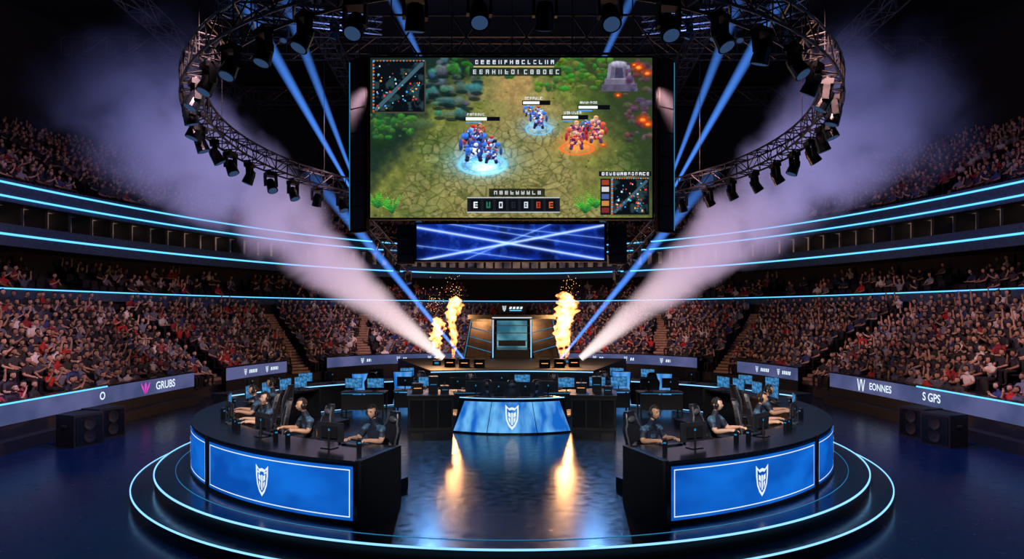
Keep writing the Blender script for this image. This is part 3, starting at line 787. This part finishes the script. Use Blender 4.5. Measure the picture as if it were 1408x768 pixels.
# ------------------------------------------------------------------ trusses
def truss(mb,path,w,m,closed=False,cr=.035,wr=.018,n=5):
    N=len(path); secs=[]
    for i in range(N):
        p=path[i]; a=path[(i-1)%N] if (closed or i>0) else path[i]; b=path[(i+1)%N] if (closed or i<N-1) else path[i]
        t=(b-a).normalized(); side=t.cross(Vector((0,0,1))).normalized(); up_=side.cross(t).normalized()
        secs.append([p+side*w*x+up_*w*y for x,y in ((-.5,-.5),(.5,-.5),(.5,.5),(-.5,.5))])
    R=range(N if closed else N-1)
    for i in R:
        A=secs[i];B=secs[(i+1)%N]
        for k in range(4): mb.tube(A[k],B[k],cr,m,n,cap=False)
        for k in range(4):
            k2=(k+1)%4
            mb.tube(A[k],A[k2],wr,m,4,cap=False)
            if i%2: mb.tube(A[k],B[k2],wr,m,4,cap=False)
            else: mb.tube(A[k2],B[k],wr,m,4,cap=False)
RC=Vector((0,24,9.9)); RR=10.2; tilt=.07
def ringp(a,dr=0): return Vector((RC.x+(RR+dr)*sin(a),RC.y+(RR+dr)*cos(a),RC.z-tilt*(RR+dr)*cos(a)))
mb=MB(); truss(mb,[ringp(2*pi*i/96) for i in range(96)],.60,M_metal,True,.04,.022)
for k in range(10):
    a=2*pi*(k+.5)/10; p=ringp(a); mb.tube(p+Vector((0,0,.25)),(p.x,p.y,24.9),.012,M_black,4)
mb.obj('circular_lighting_truss',recalc=False)
def moving_head():
    mb=MB()
    mb.box((0,0,-.06),(.36,.26,.12),M_black)
    mb.tube((0,0,0),(0,0,.08),.05,M_metal,8)
    for s in (-1,1):
        mb.box((s*.19,0,-.28),(.05,.14,.36),M_black)
    T=Matrix.Translation((0,0,-.40))@Matrix.Rotation(radians(25),4,'X')
    mb.lathe([(.06,.20),(.12,.17),(.15,.05),(.155,-.05),(.17,-.20),(.175,-.26)],M_blackg,16,T)
    mb.tube((0,0,-.262),(0,0,-.27),.14,M_lens,16,M=T)
    return mb.mesh('moving_head_light')
me_mh=moving_head()
for i in range(48):
    a=2*pi*(i+.5)/48; p=ringp(a)
    ob=place('moving_head_light',me_mh,(p.x,p.y,p.z-.42),rot=(random.uniform(-.15,.15),0,-a+random.choice([0,pi])+random.uniform(-.5,.5)))
    ob.scale=(1.2,)*3
mb=MB()
for y in (16,26,36,46,56):
    hw=30; truss(mb,[Vector((-hw+i*1.5,y,21.5)) for i in range(int(2*hw/1.5)+1)],1.1,M_metal,False,.06,.03,4)
mb.obj('roof_truss_cross',recalc=False)
mb=MB()
for s in (-1,1):
    for x0 in (9,18):
        truss(mb,[Vector((s*(x0+ i*.1),10+i*1.6,19.8)) for i in range(30)],.9,M_metal,False,.05,.028,4)
    truss(mb,[Vector((s*(13.2-i*.55),30.5+.1*i,17.3-i*.02)) for i in range(14)],.6,M_metal,False,.04,.02,4)
    truss(mb,[Vector((s*(7.6-i*.28),34.5+i*.1,8.6-i*.32)) for i in range(9)],.45,M_metal,False,.035,.018,4)
mb.obj('roof_truss_long',recalc=False)
for s in (-1,1):
    for k in range(6):
        place('moving_head_light',me_mh,(s*(6.8+1.2*k),30.6+.2*k,16.7),rot=(0,0,k))
        place('moving_head_light',me_mh,(s*(1.2+1.9*k),16,20.5),rot=(0,0,k))
    for k in range(5):
        place('moving_head_light',me_mh,(s*(7.4-.5*k),34.55+.18*k,8.15-.58*k),rot=(0,0,k))

# ------------------------------------------------------------------ chairs, monitors, players
M_leath=mat('chair_leather',(.016,.017,.024),.38); M_trim=mat('chair_trim',(.09,.10,.13),.4)
def gaming_chair(mb=None,red=None):
    mb=MB(); tr=M_trim
    prof=[(.48,.21,.0),(.60,.235,-.03),(.78,.25,-.05),(.95,.28,-.08),(1.03,.27,-.10),(1.12,.20,-.12),(1.24,.175,-.15),(1.32,.15,-.17),(1.36,.10,-.18)]
    rows=[]
    for z,w,y in prof:
        sec=[]
        for k in range(9):
            u=-1+2*k/8; sec.append((u*w,y-.22+ .05*abs(u)**2.5,z))
        for k in range(9):
            u=1-2*k/8; sec.append((u*w*.98,y-.22-.085+.03*abs(u)**2,z))
        rows.append(sec)
    mb.loop(rows,M_leath)
    for s in (-1,1):
        for i in range(len(prof)-2):
            a=prof[i];b=prof[i+1]
            mb.tube((s*a[1]*.98,a[2]-.19,a[0]),(s*b[1]*.98,b[2]-.19,b[0]),.022,tr,6)
    mb.ell((0,-.33,1.20),(.13,.05,.07),tr,12,8); mb.ell((0,-.205,.66),(.17,.05,.10),tr,12,8)
    mb.box((0,0,.43),(.50,.50,.09),M_leath,top=.94)
    for s in (-1,1):
        mb.ell((s*.24,.02,.46),(.045,.25,.045),M_leath,10,6)
        mb.box((s*.31,-.02,.56),(.04,.06,.24),M_black); mb.box((s*.31,.02,.69),(.09,.28,.035),M_black)
        mb.box((s*.22,-.02,.42),(.2,.06,.03),M_black)
    mb.tube((0,0,.10),(0,0,.40),.03,M_metal,10); mb.tube((0,0,.08),(0,0,.14),.06,M_black,12)
    for k in range(5):
        a=2*pi*k/5+.3; p=(.30*cos(a),.30*sin(a),.075); mb.tube((0,0,.11),p,.028,M_black,6,r2=.02)
        mb.tube((p[0]-.02,p[1],.03),(p[0]+.02,p[1],.03),.03,M_black,10)
    return mb.mesh('gaming_chair')
me_chair=gaming_chair()
M_monb=mat('monitor_shell',(.022,.024,.032),.4)
def monitor_mesh(w=.62,h=.36,name='gaming_monitor'):
    mb=MB()
    mb.box((0,0,.12+h/2),(w,.025,h),M_monb); mb.box((0,-.025,.12+h/2),(w*.6,.04,h*.6),M_black)
    mb.box((0,.0135,.12+h/2),(w-.03,.003,h-.03),M_moncol)
    mb.tube((0,-.05,.02),(0,-.045,.12+h*.5),.022,M_black,8)
    mb.box((0,-.03,.008),(.26,.20,.016),M_blackg)
    mb.box((0,-.047,.12+h*.62),(.04,.004,.04),M_leddim)
    return mb.mesh(name)
me_mon=monitor_mesh()
def keyboard_mesh():
    mb=MB(); mb.box((0,0,.012),(.40,.14,.022),M_black)
    for i in range(12):
        for j in range(4): mb.box((-.18+i*.0327,-.045+j*.03,.027),(.027,.024,.009),M_trim)
    return mb.mesh('keyboard')
me_kb=keyboard_mesh()
def mouse_mesh():
    mb=MB(); mb.ell((0,0,.021),(.032,.055,.02),M_blackg,12,8); mb.box((0,.03,.037),(.007,.016,.006),M_leddim); return mb.mesh('computer_mouse',smooth=True)
me_ms=mouse_mesh()

M_jer=mat('jersey_navy',(.014,.024,.050),.65,var=.6,scale=12); M_slv=mat('jersey_sleeve',(.022,.042,.085),.6,var=.6,scale=18); M_acc=mat('jersey_accent',(.06,.15,.26),.55,var=.5,scale=20)
skins=[mat('skin_%d'%i,c,.5,var=.08) for i,c in enumerate([(.72,.42,.29),(.60,.34,.22),(.75,.47,.34)])]
hairs=[mat('hair_%d'%i,c,.6) for i,c in enumerate([(.010,.008,.007),(.03,.018,.012)])]
M_hs=mat('headset_shell',(.02,.022,.03),.3)
variants=[]
for k in range(4):
    dx=.02*k
    pose=dict(lean=[.10,.20,.05,.16][k],arms=[((-.28,.17,.30),(-.20-dx*.5,.42,.352),(.12,1,.0),(0,0,1)),((.28,.17,.30),(.19+dx,.43,.352),(-.1,1,.0),(0,0,1))],knee=.42)
    hr=[(-.02,0,.25),(0,0,-.1),(0,0,.35),(-.04,0,0)][k]
    b=make_person(pose,(M_jer,M_slv,skins[k%3],M_pant,M_shoe,hairs[k%2],M_dk,M_lip,M_eyew),sub=2,fingers=True,detail=1,headset=M_hs,hair=1,headrot=hr,accent=M_acc)
    variants.append(b.mesh('esports_player_%d'%k,recalc=False,smooth=True))
PL=[(25.5,6.34),(44,6.34),(59,6.66),(74,6.76),(90,6.76)]
for s in (-1,1):
    for i,(a,r) in enumerate(PL):
        t=radians(a); x,y=arc(r,t,s); f=(s*sin(t),-cos(t)); rz=atan2(-f[0],f[1])
        turn=[.30,.22,.1,0,0][i]*s
        place('gaming_chair',me_chair,(x-f[0]*.06,y-f[1]*.06,.24),rz+turn+random.uniform(-.1,.1))
        v=(i*1+(0 if s<0 else 1))%4
        if not (s>0 and i==4):
            ob=place('seated_esports_player',variants[v],(x,y,.75),rz+turn*.5); ob.scale=(1.15,)*3
        mo=[1.5,-1.0,0,0,0][i]
        for (rr,mm,nm,dth) in ((7.50,me_mon,'gaming_monitor',mo),(rin(t)+.19,me_kb,'keyboard',0),(rin(t)+.16,me_ms,'computer_mouse',2.6)):
            tt=t+radians(dth); x,y=arc(rr,tt,s); f2=(s*sin(tt),-cos(tt)); r2=atan2(-f2[0],f2[1])
            place(nm,mm,(x,y,TOPZ),(r2+pi) if nm=='gaming_monitor' else r2)
    for a in (21.5,35,38,51,53,67,82,98,106,112):
        t=radians(a); x,y=arc(7.6,t,s)
        if a>95: place('gaming_monitor',me_mon,(*arc(7.45,t,s),TOPZ),atan2(-s*sin(t),-cos(t))+pi)
        else:
            mb=MB(); mb.box((0,0,.11),(.08,.08,.22),M_blackg); mb.box((0,-.042,.17),(.05,.004,.03),M_leddim); mb.tube((0,0,.22),(0,0,.25),.03,M_metal,10)
            mb.obj('desk_speaker',(x,y,TOPZ),-s*t if s>0 else t,bevel=.006)

# ------------------------------------------------------------------ centre production desk
def centre_desk():
    mb=MB(); cx,cy=0,24.2
    def P(r,t,z): return (cx+r*sin(t),cy-r*cos(t),z)
    a=radians(28.5); n=20
    rows=[]
    for i in range(n+1):
        t=-a+2*a*i/n; rows.append([P(2.8,t,0),P(3.78,t,0),P(3.40,t,.96),P(3.40,t,1.02),P(2.8,t,1.02)])
    mb.loop(rows,M_blackg)
    def mf(x,z,off=.012):
        r=3.78-.396*z; k=1.03-.12*z; return P(r+off,x*k/3.6,z)
    for (x0,x1) in ((-1.74,-.72),(-.70,.70),(.72,1.74)):
        k=8; mb.grid([[mf(x0+(x1-x0)*i/k,.05,.006) for i in range(k+1)],[mf(x0+(x1-x0)*i/k,.93,.006) for i in range(k+1)]],M_blue2)
    emblem(lambda x,z: mf(x,z,.02),mb,0,.50,.72,M_white,1)
    rows=[]
    for i in range(n+1):
        t=-a+2*a*i/n; rows.append([P(3.38,t,1.02),P(3.42,t,1.02),P(3.42,t,1.04),P(3.38,t,1.04)])
    mb.loop(rows,M_led2)
    mb.obj('caster_desk')
centre_desk()
def wing_desk(s):
    mb=MB(); Mx=Matrix.Translation((s*2.62,21.9,0))@Matrix.Rotation(s*radians(-8),4,'Z')
    mb.box((0,0,.52),(1.38,1.5,1.04),M_black,Mx); mb.box((0,0,1.07),(1.46,1.58,.06),M_black,Mx)
    for i in range(3):
        mb.box((-.44+i*.44,-.755,.52),(.40,.02,.86),M_blackg,Mx)
    for i in range(2): mb.box((s*.70,-.35+i*.7,.52),(.02,.6,.86),M_blackg,Mx)
    for i,(x,y,w,h) in enumerate(((-.4,.1,.34,.3),(.1,.2,.3,.5),(.45,-.2,.26,.24))):
        mb.box((x,y,1.1+h/2),(w,.4,h),M_black,Mx); mb.box((x,y-.205,1.1+h*.5),(w*.7,.01,.02),M_leddim if i else M_orange,Mx)
        mb.tube(Mx@Vector((x,y,1.1+h)),Mx@Vector((x,y,1.22+h)),.02,M_metal,6)
    mb.obj('equipment_counter',bevel=.01)
for s in (-1,1): wing_desk(s)
for (x,y) in ((-1.6,25.2),(1.6,25.2),(0,26.6),(-3.6,25.6),(3.6,25.6),(-5.4,25.0),(5.4,25.0)):
    mb=MB(); mb.box((0,0,.76),(1.6,.8,.05),M_black)
    for sx in (-1,1):
        for sy in (-1,1): mb.box((sx*.74,sy*.34,.37),(.06,.06,.74),M_black)
    mb.box((0,-.36,.42),(1.5,.03,.55),M_black); mb.box((0,-.405,.74),(1.5,.01,.02),M_leddim); mb.obj('technician_table',(x,y,.005),0,bevel=.008)
    for dx in (-.4,.4): place('gaming_monitor',me_mon,(x+dx,y,.79),pi if random.random()<.5 else 0)
for (x,y,r) in ((0,22.9,pi),(-.95,23.1,2.9),(.95,23.1,-2.9),(-1.6,26.2,pi),(1.6,26.2,pi),(-3.6,26.6,pi),(3.6,26.6,pi),(-5.4,26,pi),(5.4,26,pi)): place('gaming_chair',me_chair,(x,y,0),r)
for (x,y,r) in ((-1.15,21.55,.2),(-.42,21.25,.1),(.42,21.25,-.1),(1.15,21.55,-.2)): place('gaming_monitor',me_mon,(x,y,1.02),r)
for s in (-1,1):
    place('seated_caster',variants[1 if s<0 else 3],(s*.95,23.07,.48),pi)
    place('seated_technician',variants[2 if s<0 else 0],(s*1.6,26.17,.48),pi)
    place('seated_technician',variants[1 if s<0 else 2],(s*3.6,26.57,.48),pi)

# ------------------------------------------------------------------ rear deck, counters, panels
mb=MB()
arcslab(mb,10.9,19.5,-.5,1.15,radians(-19),radians(19),24,M_black,1,back=True)
arcslab(mb,10.86,10.9,1.06,1.10,radians(-19),radians(19),24,M_led2,1,back=True)
for s in (-1,1):
    for k in range(4):
        mb.box((s*1.9,30.3-.28*k,-.5+(1.3-.3*k)/2),(1.2,.3,1.3-.3*k),M_black)
    for k in range(3):   # floor cans & flight cases on the deck
        mb.box((s*(1.5+.7*k),31.4+.3*k,1.15+.2),(.5,.4,.4),M_blackg); mb.box((s*(1.5+.7*k),31.19+.3*k,1.36),(.3,.01,.03),M_orange)
mb.obj('rear_stage_deck',recalc=False)
for s in (-1,1):
    mb=MB()
    arcslab(mb,10.9,11.6,-.5,.72,radians(20),radians(66),24,M_black,s,back=True)
    arcslab(mb,10.8,11.7,.72,.80,radians(20),radians(66),24,M_blackg,s,back=True)
    arcslab(mb,10.78,10.8,.73,.77,radians(20),radians(66),24,M_led2,s,back=True)
    mb.obj('curved_rear_counter')
    for deg in (26.5,36.5):
        t=radians(deg)
        mb=MB()
        rows=[];pr=[(0,1.05,0),(.35,.92,.05),(.8,.86,.08),(1.2,.92,.06),(1.42,1.0,.02)]
        g=[];
        for z,wk,yo in pr:
            sec=[(u*.44*wk,yo-.10*(1-u*u),z) for u in [-1+2*i/8 for i in range(9)]]
            rows.append(sec+[(x,y+.10,z) for x,y,z in reversed(sec)])
            if 0<=z: g.append([(x*.93,y-.012,z*.96+.03) for x,y,z in sec])
        mb.loop(rows,M_blackg); mb.grid(g,M_blue2)
        mb.box((0,.05,-.15),(1.0,.5,.3),M_black)
        x,y=s*10.25*sin(t),CY+10.25*cos(t)
        mb.obj('blue_led_totem',(x,y,-.2),-s*t*.8)
    for deg in (24,31,41,47,53,59):
        t=radians(deg); place('gaming_monitor',me_mon,(s*11.25*sin(t),CY+11.25*cos(t),.8),-s*t+random.choice([0,0,pi]))
# portal
mb=MB()
mb.box((0,38.4,2.2),(1.7,.2,2.1),M_teal)
for i in range(5): mb.box((0,38.2,1.3+.42*i),(1.9,.1,.04),M_black)
mb.box((0,38.1,2.0),(1.5,.6,.3),M_blackg); mb.box((0,38.0,1.4),(1.9,.8,.5),M_blackg)
M_bronze=mat('portal_panel',(.030,.026,.026),.22,.5,var=.7,scale=1.4)
for s in (-1,1):
    mb.add([(s*1.0,38,1.15),(s*2.7,37.3,1.15),(s*2.3,37.5,3.35),(s*1.0,38,3.35),(s*1.0,38.6,1.15),(s*2.7,37.9,1.15),(s*2.3,38.1,3.35),(s*1.0,38.6,3.35)],
           [(0,1,2,3),(4,5,6,7),(0,1,5,4),(1,2,6,5),(2,3,7,6),(3,0,4,7)],M_blackg)
    mb.add([(s*1.12,37.90,1.3),(s*2.5,37.33,1.3),(s*2.18,37.5,3.2),(s*1.12,37.93,3.2)],[(0,1,2,3)],M_bronze)
    mb.tube((s*1.06,37.93,1.2),(s*1.06,37.93,3.3),.025,M_led2,6); mb.tube((s*2.62,37.25,1.2),(s*2.24,37.45,3.3),.02,M_leddim,6)
    for q in range(3):
        a=Vector((s*1.15,37.88,1.5+.55*q)); b=Vector((s*(2.45-.12*q),37.3,1.9+.5*q)); mb.tube(a,b,.02,M_leddim,5)
mb.box((0,38.2,3.45),(4.9,.7,.25),M_blackg); mb.box((0,37.83,3.42),(2.2,.03,.05),M_white)
mb.obj('stage_entrance_portal')
mb=MB(); mb.box((0,57.9,4.1),(2.4,.25,.8),M_black)
emblem(lambda x,z: (x,57.7,z),mb,-.65,4.1,.5,M_white,1)
for q in range(4): 
    x0=-.25+q*.3; mb.add([(x0,57.7,4.05),(x0+.2,57.7,4.05),(x0+.26,57.7,4.25),(x0+.06,57.7,4.25)],[(0,1,2,3)],M_white)
mb.box((.3,57.72,3.93),(1.0,.02,.06),M_led)
for s in (-1,1): mb.tube((s*1.,57.9,3.2),(s*1.,57.9,4.1),.05,M_metal,8)
mb.obj('illuminated_arena_sign')

# ------------------------------------------------------------------ volumes: beams, smoke, flames
def vol_mat(name,build):
    m=bpy.data.materials.new(name); m.use_nodes=True; nt=m.node_tree
    for n in list(nt.nodes): nt.nodes.remove(n)
    o=nt.nodes.new('ShaderNodeOutputMaterial'); build(nt,o); return m
def math_(nt,op,a,b=None,clamp=False):
    n=nt.nodes.new('ShaderNodeMath'); n.operation=op; n.use_clamp=clamp
    for i,x in enumerate((a,b)):
        if x is None: continue
        if isinstance(x,(int,float)): n.inputs[i].default_value=x
        else: nt.links.new(x,n.inputs[i])
    return n.outputs[0]
def cone_field(nt,L,r0,r1,grow=1.):
    tc=nt.nodes.new('ShaderNodeTexCoord'); sp=nt.nodes.new('ShaderNodeSeparateXYZ'); nt.links.new(tc.outputs['Object'],sp.inputs[0])
    u=math_(nt,'DIVIDE',sp.outputs[2],L,True)
    R=math_(nt,'ADD',math_(nt,'MULTIPLY',math_(nt,'POWER',u,grow),r1-r0),r0)
    rr=math_(nt,'SQRT',math_(nt,'ADD',math_(nt,'MULTIPLY',sp.outputs[0],sp.outputs[0]),math_(nt,'MULTIPLY',sp.outputs[1],sp.outputs[1])))
    rho=math_(nt,'DIVIDE',rr,R); rad=math_(nt,'SUBTRACT',1,math_(nt,'MULTIPLY',rho,rho),True)
    return tc,u,R,rad
def cone_obj(name,a,b,r0,r1,m,grow=1.,n=24,steps=12):
    a=Vector(a);b=Vector(b);L=(b-a).length; mb=MB()
    mb.lathe([(r0+(r1-r0)*(i/steps)**grow,L*i/steps) for i in range(steps+1)],m,n)
    ob=mb.obj(name,a); ob.rotation_mode='QUATERNION'; ob.rotation_quaternion=(b-a).to_track_quat('Z','Y'); return ob
def beam(a,b,r0,r1,st,col=(.08,.28,1.0)):
    L=(Vector(b)-Vector(a)).length
    def bd(nt,o):
        tc,u,R,rad=cone_field(nt,L,r0,r1)
        fade=math_(nt,'POWER',math_(nt,'SUBTRACT',1,u,True),.7)
        e=nt.nodes.new('ShaderNodeEmission'); e.inputs[0].default_value=(*col,1)  # self-glowing cone imitates the visible beam; no lamp shines along it
        s=math_(nt,'MULTIPLY',math_(nt,'MULTIPLY',fade,rad),math_(nt,'DIVIDE',st,R))
        nt.links.new(s,e.inputs[1]); nt.links.new(e.outputs[0],o.inputs['Volume'])
    cone_obj('spotlight_beam',a,b,r0,r1,vol_mat('beam_glow',bd),1.,16,2)
for s in (-1,1):
    beam((s*7.16,31,9.0),(s*13.3,31,19.8),.06,.46,.8)
    beam((s*7.10,31.5,9.3),(s*10.9,31.5,19.2),.05,.38,.65)
    beam((s*3.2,31,13.2),(s*6.4,31,20),.05,.36,.5)
    beam((s*2.25,32,1.5),(s*9.6,32,10.4),.06,.36,1.15)
def smoke(a,b,r0,r1,seed):
    L=(Vector(b)-Vector(a)).length; grow=1.15
    def bd(nt,o):
        tc,u,R,rad=cone_field(nt,L,r0,r1,grow)
        nz=nt.nodes.new('ShaderNodeTexNoise'); nz.noise_dimensions='4D'; nz.inputs['W'].default_value=seed; nz.inputs['Scale'].default_value=.42; nz.inputs['Detail'].default_value=5; nz.inputs['Distortion'].default_value=.5
        nt.links.new(tc.outputs['Object'],nz.inputs['Vector'])
        ua=math_(nt,'MULTIPLY',u,2.2,True)
        er=math_(nt,'MULTIPLY',math_(nt,'SUBTRACT',nz.outputs['Fac'],.55),math_(nt,'MULTIPLY',ua,5.0))
        den=math_(nt,'MULTIPLY',math_(nt,'ADD',math_(nt,'MULTIPLY',rad,1.4),er,True),math_(nt,'POWER',rad,.7))
        tail=math_(nt,'MULTIPLY',math_(nt,'SUBTRACT',1,u,True),3.5,True)
        k=math_(nt,'DIVIDE',1.,math_(nt,'ADD',R,.10))
        dens=math_(nt,'MULTIPLY',math_(nt,'MULTIPLY',den,tail),k)
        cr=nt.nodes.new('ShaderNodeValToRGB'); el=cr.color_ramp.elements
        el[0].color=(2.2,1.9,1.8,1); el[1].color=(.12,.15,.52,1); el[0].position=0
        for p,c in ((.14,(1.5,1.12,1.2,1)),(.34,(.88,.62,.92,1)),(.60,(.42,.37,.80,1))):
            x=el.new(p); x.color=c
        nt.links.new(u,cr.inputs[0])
        e=nt.nodes.new('ShaderNodeEmission'); nt.links.new(cr.outputs[0],e.inputs[0]); nt.links.new(math_(nt,'MULTIPLY',dens,1.0),e.inputs[1])  # smoke emits this tint itself, in place of scattered stage light
        ab=nt.nodes.new('ShaderNodeVolumeAbsorption'); ab.inputs[0].default_value=(.2,.2,.2,1); nt.links.new(math_(nt,'MULTIPLY',dens,1.5),ab.inputs[1])
        ad=nt.nodes.new('ShaderNodeAddShader'); nt.links.new(e.outputs[0],ad.inputs[0]); nt.links.new(ab.outputs[0],ad.inputs[1]); nt.links.new(ad.outputs[0],o.inputs['Volume'])
    cone_obj('smoke_plume',a,b,r0,r1,vol_mat('smoke',bd),grow,28,14)
smoke((-3.35,33.4,1.45),(-19.8,33,15.3),.20,5.6,1.)
smoke((3.35,33.4,1.45),(19.8,33,15.3),.20,5.6,5.)
def flame(x,y,z0,z1,w,seed,prof):
    H=z1-z0; mb=MB(); r=random.Random(seed); n=24; ph=r.uniform(0,6)
    rows=[]; K=44
    def rad(u): return w*np.interp(u,[p[0] for p in prof],[p[1] for p in prof])
    for i in range(K+1):
        u=i/K; R=rad(u); row=[]
        cxo=w*.45*sin(u*9+ph)*u; cyo=w*.3*sin(u*5+ph*2)*u
        for k in range(n):
            t=2*pi*k/n; q=R*(1+.24*sin(3*t+u*18+ph)+.20*sin(5*t-u*34)+.16*sin(2*t+u*55)); row.append((cxo+q*cos(t),cyo+q*sin(t),u*H))
        rows.append(row)
    def bd(nt,o):
        tc=nt.nodes.new('ShaderNodeTexCoord'); nz=nt.nodes.new('ShaderNodeTexNoise'); nz.inputs['Scale'].default_value=3.; nz.inputs['Detail'].default_value=5
        nt.links.new(tc.outputs['Object'],nz.inputs[0])
        st=math_(nt,'MULTIPLY',math_(nt,'SUBTRACT',nz.outputs['Fac'],.40,True),130)
        e=nt.nodes.new('ShaderNodeEmission'); e.inputs[0].default_value=(1.,.33,.085,1); nt.links.new(st,e.inputs[1]); nt.links.new(e.outputs[0],o.inputs['Volume'])
    mb.loop(rows,vol_mat('flame',bd))
    base=MB(); 
    ob=mb.obj('pyrotechnic_flame',(x,y,z0))
    base.box((0,0,.12),(.4,.4,.24),M_black); base.tube((0,0,.24),(0,0,.33),.08,M_metal,12,r2=.06); base.box((0,-.21,.12),(.2,.02,.1),M_leddim)
    base.obj('flame_projector',(x,y,1.15),bevel=.01)
    l=bpy.data.lights.new('flame_glow','POINT'); l.energy=380; l.color=(1,.5,.18); l.shadow_soft_size=.2
    lo=bpy.data.objects.new('flame_glow',l); scene.collection.objects.link(lo); lo.location=(x,y,z0+(z1-z0)*.7); lo.parent=None
P1=[(0,.22),(.2,.5),(.5,.9),(.8,1.0),(.93,.7),(1,.08)]; P2=[(0,.2),(.25,.45),(.45,.62),(.56,.5),(.68,.9),(.85,1.1),(.95,.8),(1,.2)]
flame(-3.62,33,1.48,3.5,.28,1,P1); flame(-2.92,34,1.48,4.5,.32,2,P2); flame(2.40,33,1.48,4.05,.34,3,P1); flame(2.72,34,1.48,4.75,.40,4,P2)
mb=MB(); M_sp=emat('spark',(1,.5,.15),4)
for c in ((-3.8,33,4.1),(2.7,33,4.7),(-2.9,34,4.7)):
    for k in range(45):
        g=Vector((random.gauss(0,.22),random.gauss(0,.2),random.gauss(0,.35))); mb.ell(Vector(c)+g,(.011,)*3,M_sp,4,3)
mb.obj('flame_sparks',recalc=False)

# ------------------------------------------------------------------ lights
def spot(name,loc,tgt,en,col,ang=50,blend=.6,r=.12):
    l=bpy.data.lights.new(name,'SPOT'); l.energy=en; l.color=col; l.spot_size=radians(ang); l.spot_blend=blend; l.shadow_soft_size=r
    o=bpy.data.objects.new(name,l); scene.collection.objects.link(o); o.location=loc
    o.rotation_euler=(Vector(tgt)-Vector(loc)).to_track_quat('-Z','Y').to_euler(); return o
for s in (-1,1):
    wc=(1.,.56,.60) if s<0 else (1.,.52,.48)
    spot('crowd_wash_light',(s*7,16,12),(s*18,25,1.2),7800,wc,58,1,.3)
    spot('crowd_wash_light',(s*6,28,13),(s*18,40,1.4),7600,wc,50,1,.3)
    spot('crowd_wash_light',(s*3,34,11),(s*9,53,1.4),7600,wc,46,1,.3)
    spot('upper_wash_light',(s*7,20,12),(s*33,40,12.5),3400,(.80,.44,.56),60,1,.4)
    spot('added_roof_fill',(s*8,30,12),(s*12,40,24),2200,(.22,.36,1),110,1,.4)  # added blue fill that lifts the dark ceiling, no fixture there
    spot('added_truss_fill',(s*9.8,24,-.3),(s*9.5,22,10),1500,(1,.68,.70),70,1,.1)  # added fill from below to brighten the truss metal, no fixture modelled
    spot('floor_wash_light',(s*9,22,9),(s*14,17,-.5),3200,(.05,.25,1),85,1)
    spot('floor_wash_light',(s*6,14,9.5),(s*10,9,-.5),1500,(.05,.25,1),85,1)
    spot('added_player_fill',(s*2.2,5.5,7.5),(s*3.6,14.3,1.5),3000,(1,.90,.84),34,.7,.06)  # this pair is added front fill to brighten the players' faces
    spot('added_player_fill',(s*3.0,8,8.5),(s*6.2,17.3,1.5),3200,(1,.82,.72),34,.7,.06)
    spot('stage_back_light',(s*4,33.0,9.0),(s*4,17,1),1600,(.15,.42,1),55)
spot('centre_key_light',(0,14.2,10),(0,24.5,1.2),1700,(.65,.8,1),40)
w=bpy.data.worlds.new('world'); scene.world=w; w.use_nodes=True
w.node_tree.nodes['Background'].inputs[0].default_value=(.10,.16,.40,1); w.node_tree.nodes['Background'].inputs[1].default_value=.014

# ------------------------------------------------------------------ camera
cam=bpy.data.cameras.new('camera'); co=bpy.data.objects.new('camera',cam); scene.collection.objects.link(co)
co.location=(0,0,3.6); co.rotation_euler=(pi/2,0,0); cam.sensor_width=36; cam.lens=24.0; cam.shift_y=48/1408; cam.clip_end=300
scene.camera=co
